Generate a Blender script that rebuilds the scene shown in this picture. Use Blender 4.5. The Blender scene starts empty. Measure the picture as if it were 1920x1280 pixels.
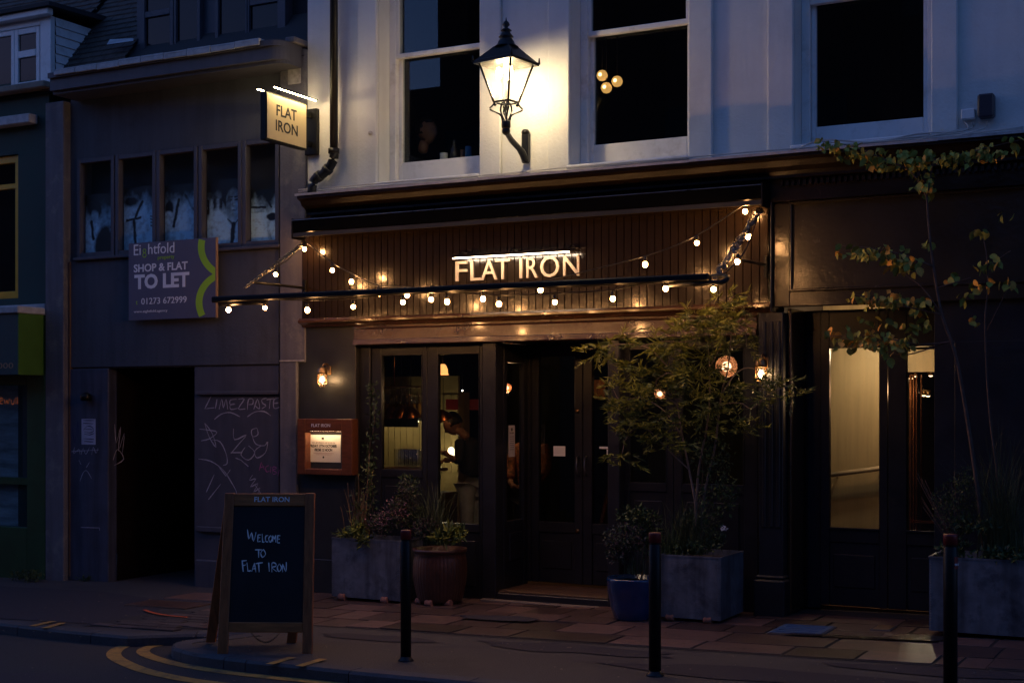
import bpy, bmesh, math, random
from mathutils import Vector, Matrix
R = math.radians
rnd = random.Random(7)
SC = bpy.context.scene
COL = SC.collection

# ---------------------------------------------------------------- camera, sky, exposure
F = 2600.0; TH = math.atan(1/1.908); SN, CS = math.sin(TH), math.cos(TH)
D = 10.1; EYE = 1.65
cd = bpy.data.cameras.new('camera'); cam = bpy.data.objects.new('camera', cd); COL.objects.link(cam)
cam.location = (0, -D, EYE); cam.rotation_euler = (R(90), 0, TH)
cd.sensor_width = 36; cd.lens = 36*F/1920; cd.shift_y = 122/1920; cd.clip_start = .1; cd.clip_end = 800
SC.camera = cam

W = bpy.data.worlds.new('World'); SC.world = W; W.use_nodes = True
wn = W.node_tree; bgn = wn.nodes['Background']
sky = wn.nodes.new('ShaderNodeTexSky'); sky.sky_type = 'NISHITA'; sky.sun_disc = False
sky.sun_elevation = R(1.5); sky.sun_rotation = R(235); sky.air_density = 1.0; sky.dust_density = .3; sky.ozone_density = 4.5
tint = wn.nodes.new('ShaderNodeMixRGB'); tint.blend_type = 'MULTIPLY'; tint.inputs[0].default_value = 1; tint.inputs[2].default_value = (2.1, 1.38, 1.5, 1)
wn.links.new(sky.outputs[0], tint.inputs[1]); wn.links.new(tint.outputs[0], bgn.inputs[0]); bgn.inputs[1].default_value = .15
LM = .3      # every lamp's power, against the exposure

sl = bpy.data.lights.new('sun', 'SUN'); sl.energy = .02; sl.angle = R(40); sl.color = (.55, .62, 1)
so = bpy.data.objects.new('sun', sl); COL.objects.link(so); so.rotation_euler = (R(38), 0, R(-25))
SC.view_settings.view_transform = 'Standard'; SC.view_settings.look = 'None'
SC.view_settings.exposure = 1.4; SC.view_settings.gamma = 1
SC.cycles.max_bounces = 6; SC.cycles.transparent_max_bounces = 16; SC.cycles.sample_clamp_indirect = 4
SC.cycles.use_light_tree = True

# ---------------------------------------------------------------- measuring: photo pixel -> point of the real place
def gz(x, y=0): return .02*(x+7.2)
def P(px, py, y):
    u = (px-960)/F; v = (762-py)/F; t = (y+D)/(CS+u*SN)
    return Vector((t*(-SN+u*CS), y, EYE+t*v))
def X(px, y=0): return P(px, 700, y).x
def Z(px, py, y=0): return P(px, py, y).z
def G(px, py, dz=0):
    u = (px-960)/F; v = (762-py)/F; z = 0
    for i in range(30):
        t = (z-EYE)/v; x = t*(-SN+u*CS); z = gz(x)+dz
    return Vector((x, -D+t*(CS+u*SN), z))
def on_plane(px, py, p0, n):
    u = (px-960)/F; v = (762-py)/F
    d = Vector((-SN+u*CS, CS+u*SN, v)); o = Vector((0, -D, EYE))
    return o+d*((Vector(p0)-o).dot(n)/d.dot(n))

# ---------------------------------------------------------------- materials
ORD = 'first second third fourth fifth sixth seventh eighth ninth tenth'.split()
MATS = {}
def mat(name, col=(.5, .5, .5), rough=.6, metal=0, var=.18, scale=6, bump=.15, bscale=60, emis=None, es=0, spec=.5, grain=None, streak=0, objvar=0, coat=0, dirt=None, dscale=2.2):
    if name in MATS: return MATS[name]
    m = bpy.data.materials.new(name); m.use_nodes = True; MATS[name] = m
    nt = m.node_tree; N = nt.nodes; L = nt.links; b = N['Principled BSDF']
    b.inputs['Roughness'].default_value = rough; b.inputs['Metallic'].default_value = metal
    b.inputs['Specular IOR Level'].default_value = spec; b.inputs['Coat Weight'].default_value = coat; b.inputs['Coat Roughness'].default_value = .13
    tc = N.new('ShaderNodeTexCoord'); mp = N.new('ShaderNodeMapping'); L.new(tc.outputs['Object'], mp.inputs[0])
    if grain: mp.inputs['Scale'].default_value = grain
    nz = N.new('ShaderNodeTexNoise'); nz.inputs['Scale'].default_value = scale; nz.inputs['Detail'].default_value = 6
    nz.inputs['Roughness'].default_value = .62
    L.new(mp.outputs[0], nz.inputs['Vector'])
    rp = N.new('ShaderNodeValToRGB'); e = rp.color_ramp.elements
    e[0].position = .3; e[1].position = .7
    e[0].color = tuple(max(0, c*(1-var)) for c in col)+(1,); e[1].color = tuple(min(1, c*(1+var)) for c in col)+(1,)
    L.new(nz.outputs[0], rp.inputs[0]); out = rp.outputs[0]
    if dirt:
        n2 = N.new('ShaderNodeTexNoise'); n2.inputs['Scale'].default_value = dscale; n2.inputs['Detail'].default_value = 9; n2.inputs['Roughness'].default_value = .7
        L.new(tc.outputs['Object'], n2.inputs['Vector'])
        r2 = N.new('ShaderNodeValToRGB'); r2.color_ramp.elements[0].position = .52; r2.color_ramp.elements[1].position = .68
        L.new(n2.outputs[0], r2.inputs[0])
        mx = N.new('ShaderNodeMixRGB'); L.new(r2.outputs[0], mx.inputs[0]); L.new(out, mx.inputs[1]); mx.inputs[2].default_value = tuple(dirt)+(1,)
        out = mx.outputs[0]
    if streak:
        m5 = N.new('ShaderNodeMapping'); m5.inputs['Scale'].default_value = (5, 5, .45); L.new(tc.outputs['Object'], m5.inputs[0])
        n5 = N.new('ShaderNodeTexNoise'); n5.inputs['Scale'].default_value = 2.2; n5.inputs['Detail'].default_value = 7; L.new(m5.outputs[0], n5.inputs['Vector'])
        r5 = N.new('ShaderNodeMapRange'); L.new(n5.outputs[0], r5.inputs[0]); r5.inputs[1].default_value = .45; r5.inputs[2].default_value = .68; r5.inputs[3].default_value = 1; r5.inputs[4].default_value = 1-streak
        h5 = N.new('ShaderNodeHueSaturation'); L.new(r5.outputs[0], h5.inputs['Value']); L.new(out, h5.inputs['Color']); out = h5.outputs[0]
    if objvar:
        oi = N.new('ShaderNodeObjectInfo'); mr = N.new('ShaderNodeMapRange'); L.new(oi.outputs['Random'], mr.inputs[0])
        mr.inputs[3].default_value = 1-objvar; mr.inputs[4].default_value = 1+objvar
        hv = N.new('ShaderNodeHueSaturation'); L.new(mr.outputs[0], hv.inputs['Value']); L.new(out, hv.inputs['Color']); out = hv.outputs[0]
    L.new(out, b.inputs['Base Color'])
    if rough > .08 and rough < .95:
        r3 = N.new('ShaderNodeMapRange'); L.new(nz.outputs[0], r3.inputs[0])
        r3.inputs[3].default_value = rough*.75; r3.inputs[4].default_value = min(1, rough*1.25); L.new(r3.outputs[0], b.inputs['Roughness'])
    if bump:
        n4 = N.new('ShaderNodeTexNoise'); n4.inputs['Scale'].default_value = bscale; n4.inputs['Detail'].default_value = 4
        L.new(mp.outputs[0], n4.inputs['Vector'])
        bp = N.new('ShaderNodeBump'); bp.inputs['Strength'].default_value = bump; bp.inputs['Distance'].default_value = .01
        L.new(n4.outputs[0], bp.inputs['Height']); L.new(bp.outputs[0], b.inputs['Normal'])
    if emis:
        b.inputs['Emission Color'].default_value = tuple(emis)+(1,); b.inputs['Emission Strength'].default_value = es
    return m
def glass(name, tint=(.9, .93, .95), ior=1.5, extra=0.0, rough=.0):
    if name in MATS: return MATS[name]
    m = bpy.data.materials.new(name); m.use_nodes = True; MATS[name] = m
    nt = m.node_tree; N = nt.nodes; L = nt.links
    for n in list(N):
        if n.type != 'OUTPUT_MATERIAL': N.remove(n)
    o = [n for n in N if n.type == 'OUTPUT_MATERIAL'][0]
    tr = N.new('ShaderNodeBsdfTransparent'); tr.inputs[0].default_value = tuple(tint)+(1,)
    gl = N.new('ShaderNodeBsdfGlossy'); gl.inputs['Roughness'].default_value = rough
    lw = N.new('ShaderNodeLayerWeight'); lw.inputs[0].default_value = .5
    pw = N.new('ShaderNodeMath'); pw.operation = 'POWER'; L.new(lw.outputs['Facing'], pw.inputs[0]); pw.inputs[1].default_value = 5
    fr = N.new('ShaderNodeMath'); fr.operation = 'MULTIPLY_ADD'; L.new(pw.outputs[0], fr.inputs[0]); fr.inputs[1].default_value = .6; fr.inputs[2].default_value = .03
    ad = N.new('ShaderNodeMath'); ad.operation = 'ADD'; ad.use_clamp = True; L.new(fr.outputs[0], ad.inputs[0]); ad.inputs[1].default_value = extra
    mx = N.new('ShaderNodeMixShader'); L.new(ad.outputs[0], mx.inputs[0]); L.new(tr.outputs[0], mx.inputs[1]); L.new(gl.outputs[0], mx.inputs[2])
    L.new(mx.outputs[0], o.inputs[0]); return m
def emit(name, col, s):
    return mat(name, tuple(min(1, c*.8) for c in col), .4, var=0, bump=0, emis=col, es=s*LM)

m_white = mat('white_masonry_paint', (.74, .73, .68), .6, streak=.05, var=.06, scale=3, bump=.35, bscale=45, dirt=(.66, .64, .59), dscale=1.1)
m_whitewood = mat('white_gloss_paint', (.78, .77, .75), .35, var=.05, bump=.05, dirt=(.6, .58, .54), dscale=5)
m_lead = mat('lead_flashing', (.42, .42, .42), .5, var=.25, scale=12, bump=.4, bscale=20)
m_brownpaint = mat('dark_gloss_cornice_paint', (.012, .008, .006), .33, var=.3, spec=.35, bump=.35, bscale=35)
m_olive = mat('dark_olive_gloss_paint', (.020, .0125, .007), .2, var=.2, scale=3, spec=.6, bump=.22, bscale=26, coat=.8)
m_frieze = mat('brown_gloss_frieze_paint', (.062, .027, .009), .18, var=.25, scale=4, bump=.55, bscale=60, coat=.9)
m_olivegrey = mat('olive_grey_pier_paint', (.028, .028, .026), .42, var=.15, bump=.12, bscale=50)
m_shop = mat('blue_black_shopfront_paint', (.018, .019, .024), .34, var=.2, bump=.15, bscale=40)
m_black = mat('black_metal', (.005, .005, .005), .45, metal=0, spec=.25, var=.2, bump=.12, bscale=50)
m_cast = mat('black_cast_iron', (.009, .009, .009), .4, spec=.35, var=.3, bump=.25, bscale=70)
m_cable = mat('black_rubber', (.008, .007, .006), .6, bump=0)
m_greywall = mat('slate_grey_render', (.068, .074, .09), .75, streak=.22, var=.1, scale=2.5, bump=.25, bscale=50, dirt=(.052, .051, .06), dscale=1.1)
m_greytrim = mat('slate_grey_trim', (.07, .068, .085), .55, streak=.18, var=.14, bump=.12, bscale=40)
m_greypil = mat('grey_pilaster_paint', (.12, .115, .13), .65, streak=.25, var=.14, scale=4, bump=.3, dirt=(.2, .185, .17), dscale=6)
m_bluedoor = mat('blue_grey_door_paint', (.055, .062, .095), .5, streak=.5, var=.2, bump=.15)
m_tile = mat('old_clay_roof_tile', (.075, .058, .048), .85, var=.4, scale=14, bump=.6, bscale=30)
m_green = mat('dark_green_render', (.008, .045, .036), .7, var=.15, bump=.2)
m_greenf = mat('bright_green_sign_paint', (.05, .13, .012), .5, var=.12, bump=.05)
m_teal = mat('dark_teal_sign_paint', (.006, .05, .055), .5, var=.12, bump=.05)
m_yellow = mat('mustard_window_paint', (.95, .42, .012), .45, var=.12, bump=.1)
m_copper = mat('copper', (.75, .32, .14), .25, metal=1, var=.15, bump=.1)
m_brass = mat('aged_brass', (.36, .22, .1), .38, metal=1, var=.3, bump=.2)
m_steel = mat('steel', (.45, .45, .46), .3, metal=1, var=.1, bump=.05)
m_zinc = mat('zinc_sheet', (.17, .18, .20), .6, streak=.5, metal=.35, var=.3, scale=9, bump=.3, bscale=20, dirt=(.07, .078, .095), dscale=5)
m_terra = mat('brown_glazed_terracotta', (.075, .03, .018), .38, streak=.4, var=.3, bump=.3, bscale=30)
m_terra2 = mat('pale_terracotta', (.30, .13, .085), .8, var=.25, bump=.3, bscale=50)
m_blueglaze = mat('cobalt_glaze', (.004, .032, .11), .22, var=.3, scale=3, bump=.08, coat=.4)
m_soil = mat('dark_soil_gravel', (.05, .035, .028), .95, var=.6, scale=60, bump=1, bscale=90)
m_oak = mat('stained_oak', (.30, .095, .028), .5, var=.35, scale=5, bump=.2, bscale=30, grain=(9, 9, 1.2))
m_oakh = mat('stained_oak_rail', (.36, .12, .03), .5, var=.35, scale=5, bump=.2, bscale=30, grain=(1.2, 9, 9))
m_menuwood = mat('orange_brown_varnished_wood', (.145, .048, .019), .32, var=.3, scale=5, bump=.12, grain=(1.5, 8, 8))
m_chalkbd = mat('black_chalkboard', (.006, .006, .009), .6, var=.5, scale=4, bump=.05)
m_chalk = mat('pale_blue_chalk', (.93, .92, .9), .8, var=.05, scale=60, bump=0)
m_print = mat('white_print', (.9, .9, .9), .6, var=.05, bump=0)
m_ink = mat('black_ink', (.012, .012, .012), .6, var=0, bump=0)
m_paper = mat('paper', (.75, .70, .63), .7, var=.05, bump=.05)
m_tarmac = mat('worn_tarmac', (.038, .036, .037), .85, var=.8, scale=140, bump=.9, bscale=140, dirt=(.028, .026, .028), dscale=.9)
m_path = mat('pavement_tarmac', (.055, .048, .048), .7, var=.75, scale=150, bump=.7, bscale=120, dirt=(.036, .032, .034), dscale=1.2)
m_patch = mat('dark_tarmac_patch', (.032, .026, .033), .85, var=.35, scale=80, bump=.7, bscale=120)
m_slab = mat('red_brown_paving_slab', (.115, .066, .052), .38, var=.35, scale=7, bump=.5, bscale=60, objvar=.6, dirt=(.035, .028, .03), dscale=2.4)
m_brick = mat('brick_paver', (.065, .05, .05), .7, var=.3, scale=12, bump=.5, bscale=70, objvar=.35)
m_joint = mat('dark_joint_bed', (.03, .024, .022), .9, var=.4, scale=40, bump=.5)
m_kerb = mat('granite_kerb', (.055, .057, .066), .75, var=.3, scale=45, bump=.5, bscale=90, objvar=.12, dirt=(.07, .07, .085), dscale=3)
m_yline = mat('worn_yellow_paint', (.42, .24, .05), .7, var=.25, scale=20, bump=.5, bscale=100, dirt=(.12, .085, .05), dscale=9)
m_orange = mat('orange_spray_paint', (.55, .09, .02), .7, var=.3, bump=.3)
m_bark = mat('grey_brown_bark', (.10, .065, .05), .85, var=.4, scale=20, bump=.6, bscale=50)
m_twig = mat('pale_twig', (.2, .15, .12), .7, var=.3, bump=.2)
def leafmat(n, c, v=.5): 
    return mat(n, c, .5, var=v, scale=7, bump=.0, spec=.35)
m_leaf_ol = leafmat('olive_narrow_leaf', (.17, .185, .025))
m_leaf_dk = leafmat('dark_green_leaf', (.03, .055, .022))
m_leaf_gr = leafmat('soft_green_leaf', (.075, .105, .03))
m_leaf_pl = leafmat('pale_grey_green_leaf', (.12, .12, .085))
m_leaf_pu = leafmat('purple_brown_leaf', (.06, .03, .035))
m_leaf_tree = mat('green_birch_leaf', (.25, .25, .05), .55, spec=.12, var=.35, scale=9, bump=.0, objvar=.45)
m_leaf_yel = mat('yellow_autumn_leaf', (.68, .36, .07), .55, spec=.12, var=.45, scale=14, bump=0, objvar=.35)
m_grass = leafmat('thin_grass_blade', (.06, .08, .032))
m_straw = leafmat('dry_straw_stem', (.22, .13, .06), .3)
m_flower = mat('white_petal', (.7, .7, .68), .6, bump=0)
def bulbmat():
    m = emit('warm_bulb_glow', (1, .5, .18), 1); nt = m.node_tree; b = nt.nodes['Principled BSDF']; b.inputs['Base Color'].default_value = (.8, .4, .15, 1)
    lw = nt.nodes.new('ShaderNodeLayerWeight'); lw.inputs[0].default_value = .5
    r = nt.nodes.new('ShaderNodeValToRGB'); r.color_ramp.elements[0].color = (1, .47, .16, 1); r.color_ramp.elements[1].color = (.012, .0022, .0002, 1); r.color_ramp.elements[1].position = .72; r.color_ramp.elements[0].position = .12
    nt.links.new(lw.outputs['Facing'], r.inputs[0]); nt.links.new(r.outputs[0], b.inputs['Emission Color']); b.inputs['Emission Strength'].default_value = 430*LM
    return m
m_bulb = bulbmat()
m_bulb2 = emit('lantern_bulb_glow', (1, .66, .33), 60)
m_fil = emit('filament_glow', (1, .60, .28), 200)
m_strip = emit('strip_light_glow', (1, .74, .5), 62)
m_mantle = emit('gas_mantle_glow', (1, .74, .40), 60)
m_tungsten = emit('pendant_glow', (1, .58, .22), 9)
g_win = glass('window_glass', (.82, .85, .86), 1.5, .01)
g_shop = glass('poster_window_glass', (.97, .98, .98), 1.5, 0)
g_dark = glass('smoked_window_glass', (.55, .57, .6), 1.5, .02)
g_lamp = glass('lantern_glass', (.97, .97, .95), 1.35, 0)
def milky(m, k, col=(1, .95, .88)):
    nt = m.node_tree; N = nt.nodes; o = [n for n in N if n.type == 'OUTPUT_MATERIAL'][0]; src = o.inputs[0].links[0].from_socket
    t = N.new('ShaderNodeBsdfTranslucent'); t.inputs[0].default_value = col+(1,); mx = N.new('ShaderNodeMixShader')
    nz = N.new('ShaderNodeTexNoise'); nz.inputs['Scale'].default_value = 9; mr = N.new('ShaderNodeMapRange'); nt.links.new(nz.outputs[0], mr.inputs[0]); mr.inputs[1].default_value = .3; mr.inputs[2].default_value = .7; mr.inputs[3].default_value = k*.6; mr.inputs[4].default_value = k*1.4
    nt.links.new(mr.outputs[0], mx.inputs[0]); nt.links.new(src, mx.inputs[1]); nt.links.new(t.outputs[0], mx.inputs[2]); nt.links.new(mx.outputs[0], o.inputs[0])
milky(g_lamp, .035)
g_clear = glass('drinking_glass', (.985, .99, .985), 1.5, .04)
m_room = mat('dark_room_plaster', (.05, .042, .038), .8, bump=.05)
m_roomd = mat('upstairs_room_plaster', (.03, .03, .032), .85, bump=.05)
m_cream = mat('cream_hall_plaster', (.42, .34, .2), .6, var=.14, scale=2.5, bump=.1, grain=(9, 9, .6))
m_floorw = mat('worn_timber_floor', (.14, .075, .035), .45, var=.35, scale=6, bump=.2, grain=(1, 10, 1))
m_splash = mat('pale_olive_bar_boards', (.28, .215, .10), .45, var=.12, bump=.1)
m_red = mat('red_band', (.17, .01, .009), .45, bump=.1)
m_cloth = mat('charcoal_shirt', (.022, .024, .034), .85, var=.2, bump=.2)
m_apron = mat('pale_grey_trousers', (.5, .52, .58), .85, var=.2, scale=10, bump=.3)
m_skin = mat('skin', (.36, .18, .12), .5, var=.08, bump=.05)
m_hair = mat('dark_hair', (.012, .009, .008), .6, var=.3, bump=.3)
m_lime = mat('lime_print', (.38, .68, .02), .5, var=.04, bump=0)
m_board = mat('grey_sign_board', (.12, .115, .165), .5, var=.05, bump=.03, bscale=8)
m_pink = mat('pink_spray', (.42, .10, .26), .6, bump=0)
m_spray = mat('pale_lilac_spray', (.42, .40, .44), .6, var=.3, scale=30, bump=0)
m_sprayd = mat('dark_blue_spray', (.03, .03, .09), .6, bump=0)
m_signface = mat('cream_sign_face', (.62, .50, .28), .5, var=.04, bump=.03)
m_bluemk = mat('blue_painted_cover', (.01, .07, .2), .6, var=.35, scale=25, bump=.5, bscale=40)
m_brownmk = mat('brass_cover', (.22, .13, .05), .5, var=.4, scale=30, bump=.5)
m_wet = mat('wet_gravel', (.03, .025, .02), .12, var=.5, scale=60, bump=1.0, bscale=55)
m_brickop = mat('opposite_brick', (.10, .07, .06), .9, var=.25, scale=5, bump=.3)
m_winop = mat('opposite_window_glass', (.01, .012, .018), .15, bump=0)
m_flo = mat('russet_leaf_print', (.30, .10, .045), .7, var=.98, scale=38, bump=.3, bscale=30)

# ---------------------------------------------------------------- mesh tools
def wloc(o):
    v = Vector((0, 0, 0))
    while o is not None: v += o.location; o = o.parent
    return v
class MB:
    def __init__(s): s.v = []; s.f = []; s.m = []; s.mi = 0; s.sm = []
    def add(s, vs, fs, smooth=False):
        n = len(s.v); s.v += [tuple(v) for v in vs]
        for f in fs: s.f.append(tuple(i+n for i in f)); s.m.append(s.mi); s.sm.append(smooth)
        return s
    def box(s, x0, x1, y0, y1, z0, z1, sl=0):
        if x0 > x1: x0, x1 = x1, x0
        if y0 > y1: y0, y1 = y1, y0
        if z0 > z1: z0, z1 = z1, z0
        v = [(x, y, z+(x-x0)*sl) for z in (z0, z1) for y in (y0, y1) for x in (x0, x1)]
        return s.add(v, [(0, 2, 3, 1), (4, 5, 7, 6), (0, 1, 5, 4), (2, 6, 7, 3), (0, 4, 6, 2), (1, 3, 7, 5)])
    def bbox(s, x0, x1, y0, y1, z0, z1, b=.006):        # box with chamfered vertical and front edges (camera-side bevel)
        if x0 > x1: x0, x1 = x1, x0
        if y0 > y1: y0, y1 = y1, y0
        if z0 > z1: z0, z1 = z1, z0
        b = min(b, (x1-x0)*.4, (y1-y0)*.4, (z1-z0)*.4)
        bm = bmesh.new(); bmesh.ops.create_cube(bm, size=1)
        for v in bm.verts: v.co = Vector(((x0+x1)/2+v.co.x*(x1-x0), (y0+y1)/2+v.co.y*(y1-y0), (z0+z1)/2+v.co.z*(z1-z0)))
        bmesh.ops.bevel(bm, geom=bm.edges[:], offset=b, segments=1, affect='EDGES')
        bm.verts.index_update()
        s.add([v.co.copy() for v in bm.verts], [tuple(v.index for v in f.verts) for f in bm.faces]); bm.free(); return s
    def tube(s, pts, r, n=8, r2=None, caps=True):
        pts = [Vector(p) for p in pts]; k = len(pts); rings = []; base = len(s.v)
        up = Vector((0, 0, 1))
        for i, p in enumerate(pts):
            t = (pts[min(i+1, k-1)]-pts[max(i-1, 0)]).normalized()
            a = up if abs(t.dot(up)) < .95 else Vector((1, 0, 0))
            u = t.cross(a).normalized(); w = u.cross(t)
            rr = r if r2 is None else r+(r2-r)*i/(k-1)
            if isinstance(r, (list, tuple)): rr = r[i]
            for j in range(n):
                q = 2*math.pi*j/n; s.v.append(tuple(p+(u*math.cos(q)+w*math.sin(q))*rr))
        for i in range(k-1):
            for j in range(n):
                a = base+i*n+j; b = base+i*n+(j+1) % n
                s.f.append((a, b, b+n, a+n)); s.m.append(s.mi); s.sm.append(True)
        if caps:
            s.f.append(tuple(base+j for j in range(n))[::-1]); s.m.append(s.mi); s.sm.append(False)
            s.f.append(tuple(base+(k-1)*n+j for j in range(n))); s.m.append(s.mi); s.sm.append(False)
        return s
    def lathe(s, prof, c=(0, 0, 0), n=24, caps=True, sq=False, rot=0, sx=1, sy=1):
        base = len(s.v); c = Vector(c)
        for (r, z) in prof:
            for j in range(n):
                q = 2*math.pi*j/n+rot
                s.v.append((c.x+r*sx*math.cos(q), c.y+r*sy*math.sin(q), c.z+z))
        for i in range(len(prof)-1):
            for j in range(n):
                a = base+i*n+j; b = base+i*n+(j+1) % n
                s.f.append((a, b, b+n, a+n)); s.m.append(s.mi); s.sm.append(not sq and n > 6)
        if caps:
            s.f.append(tuple(base+j for j in range(n))[::-1]); s.m.append(s.mi); s.sm.append(False)
            s.f.append(tuple(base+(len(prof)-1)*n+j for j in range(n))); s.m.append(s.mi); s.sm.append(False)
        return s
    def sphere(s, c, r, n=12, sz=1, m=8):
        return s.lathe([(max(1e-4, r*math.sin(math.pi*i/m)), -r*sz*math.cos(math.pi*i/m)) for i in range(m+1)], c, n, caps=False)
    def prism(s, poly, x0, x1):     # poly in (y,z) run along x
        n = len(poly)
        v = [(x0, y, z) for y, z in poly]+[(x1, y, z) for y, z in poly]
        return s.add(v, [tuple(range(n)), tuple(range(2*n-1, n-1, -1))]+[(i, i+n, (i+1) % n+n, (i+1) % n) for i in range(n)])
    def slabpoly(s, poly, zt, zb):  # poly in (x,y); zt, zb are functions of x,y
        n = len(poly)
        v = [(x, y, zt(x, y)) for x, y in poly]+[(x, y, zb(x, y)) for x, y in poly]
        return s.add(v, [tuple(range(n)), tuple(range(2*n-1, n-1, -1))]+[(i, i+n, (i+1) % n+n, (i+1) % n) for i in range(n)])
    def quad(s, a, b, c, d): return s.add([a, b, c, d], [(0, 1, 2, 3)])
    def build(s, name, m, parent=None, local=False, **kw):
        me = bpy.data.meshes.new(name)
        off = Vector((0, 0, 0)) if (parent is None or local) else -wloc(parent)
        me.from_pydata(s.v, [], s.f); me.update()
        ms = m if isinstance(m, (list, tuple)) else [m]
        for q in ms: me.materials.append(q)
        me.polygons.foreach_set('material_index', s.m); me.polygons.foreach_set('use_smooth', s.sm)
        bm = bmesh.new(); bm.from_mesh(me); bmesh.ops.recalc_face_normals(bm, faces=bm.faces) if not kw.get('raw') else None; bm.to_mesh(me); bm.free()
        return link(name, me, parent, off)
def link(name, me, parent=None, off=(0, 0, 0)):
    o = bpy.data.objects.new(name, me); COL.objects.link(o); o.parent = parent; o.location = off; return o
def tag(o, label=None, cat=None, group=None, kind=None):
    if label: o['label'] = label
    if cat: o['category'] = cat
    if group: o['group'] = group
    if kind: o['kind'] = kind
    return o
def thing(name, label, cat, loc=(0, 0, 0), rz=0, group=None):
    o = bpy.data.objects.new(name, None); COL.objects.link(o); o.location = loc; o.rotation_euler = (0, 0, rz)
    o.empty_display_size = .1
    return tag(o, label, cat, group)
def copy_tree(o, parent=None):
    c = o.copy(); COL.objects.link(c); c.parent = parent
    for ch in list(o.children): copy_tree(ch, c)
    return c
def B(name, m, parent, *a, bev=0, **kw):
    mb = MB()
    if bev: mb.bbox(*a, b=bev)
    else: mb.box(*a)
    return mb.build(name, m, parent, **kw)
_fc = {}
def text(s, width, height, org, xdir, m, parent, name='lettering', bold=0, ext=.0015, anchor='l', spacing=1, up=(0, 0, 1), lz=None):
    """flat lettering: scaled to an exact width/height; org = lower left (or centre) point of the baseline"""
    cu = bpy.data.curves.new(name, 'FONT'); cu.body = s; cu.size = 1; cu.offset = bold; cu.extrude = .01; cu.space_character = spacing; cu.resolution_u = 3
    t = bpy.data.objects.new('t', cu); COL.objects.link(t)
    bpy.context.view_layer.update()
    me = bpy.data.meshes.new_from_object(t.evaluated_get(bpy.context.evaluated_depsgraph_get()))
    bpy.data.objects.remove(t); bpy.data.curves.remove(cu)
    xs = [v.co.x for v in me.vertices]; ys = [v.co.y for v in me.vertices]
    x0, x1 = min(xs), max(xs); y0, y1 = min(ys), max(ys)
    if lz is not None: y0, y1 = lz
    xd = Vector(xdir).normalized(); ud = Vector(up).normalized(); nd = xd.cross(ud)
    kx = width/(x1-x0); ky = height/(y1-y0); org = Vector(org)
    off = wloc(parent) if parent else Vector((0, 0, 0))
    for v in me.vertices:
        a = (v.co.x-x0)*kx-(width/2 if anchor == 'c' else 0); b = (v.co.y-y0)*ky
        v.co = org+xd*a+ud*b+nd*(ext if v.co.z > 0 else 0)-off
    me.materials.clear(); me.materials.append(m); me.name = name
    for p in me.polygons: p.material_index = 0
    return link(name, me, parent)
def strokes(lines, width, fn, nrm, m, parent, name='lettering', off0=.0006):
    """hand drawn lines: each a ribbon following traced points, fn maps photo px to the surface"""
    mb = MB(); nrm = Vector(nrm)
    for k, ln in enumerate(lines):
        pts = [fn(*p) for p in ln]; o = nrm*(off0+k*.00012)
        # smooth by one Catmull pass
        q = []
        for i in range(len(pts)-1):
            p0 = pts[max(i-1, 0)]; p1 = pts[i]; p2 = pts[i+1]; p3 = pts[min(i+2, len(pts)-1)]
            for t in (0, .33, .66):
                q.append(.5*((2*p1)+(p2-p0)*t+(2*p0-5*p1+4*p2-p3)*t*t+(3*p1-p0-3*p2+p3)*t**3) if len(pts) > 3 else p1.lerp(p2, t))
        q.append(pts[-1]); vs = []
        for i, p in enumerate(q):
            t = (q[min(i+1, len(q)-1)]-q[max(i-1, 0)])
            if t.length < 1e-6: t = Vector((1, 0, 0))
            sd = nrm.cross(t.normalized()).normalized()*width*.5*(.3+.7*math.sin(math.pi*min(1, max(0, (i+.6)/(len(q)+.2))))**.5)*(.8+.3*math.sin(i*1.1+k))
            vs += [p+sd+o, p-sd+o]
        mb.add(vs, [(2*i, 2*i+1, 2*i+3, 2*i+2) for i in range(len(q)-1)])
    return mb.build(name, m, parent)
def framed(parent, x0, x1, z0, z1, y, fw, dp, m, name='window', bot=None, top=None, gl=None, mull=(), rails=(), py=.5, bev=.004):
    """frame (one part) with its panes as sub-parts; y is the frame's front face"""
    bot = fw if bot is None else bot; top = fw if top is None else top
    mb = MB()
    mb.bbox(x0, x0+fw, y, y+dp, z0, z1, b=bev); mb.bbox(x1-fw, x1, y, y+dp, z0, z1, b=bev)
    mb.bbox(x0+fw-.001, x1-fw+.001, y+.003, y+dp-.003, z0, z0+bot, b=bev); mb.bbox(x0+fw-.001, x1-fw+.001, y+.003, y+dp-.003, z1-top, z1, b=bev)
    xs = [x0+fw]+list(mull)+[x1-fw]
    for q in mull: mb.bbox(q-fw*.4, q+fw*.4, y+.006, y+dp-.006, z0+bot-.001, z1-top+.001, b=bev)
    for q in rails: mb.bbox(x0+fw-.001, x1-fw+.001, y+.008, y+dp-.008, q-fw*.35, q+fw*.35, b=bev)
    w = mb.build(name, m, parent)
    for i in range(len(xs)-1):
        B('pane', gl or g_win, w, xs[i]-.002, xs[i+1]+.002, y+dp*py-.002, y+dp*py+.002, z0+bot-.003, z1-top+.003)
    return w
def plight(name, loc, e, col, r, parent):
    l = bpy.data.lights.new(name, 'POINT'); l.energy = e*LM; l.color = col; l.shadow_soft_size = r
    o = bpy.data.objects.new(name, l); COL.objects.link(o); o.parent = parent; o.location = Vector(loc)-wloc(parent); return o

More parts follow.
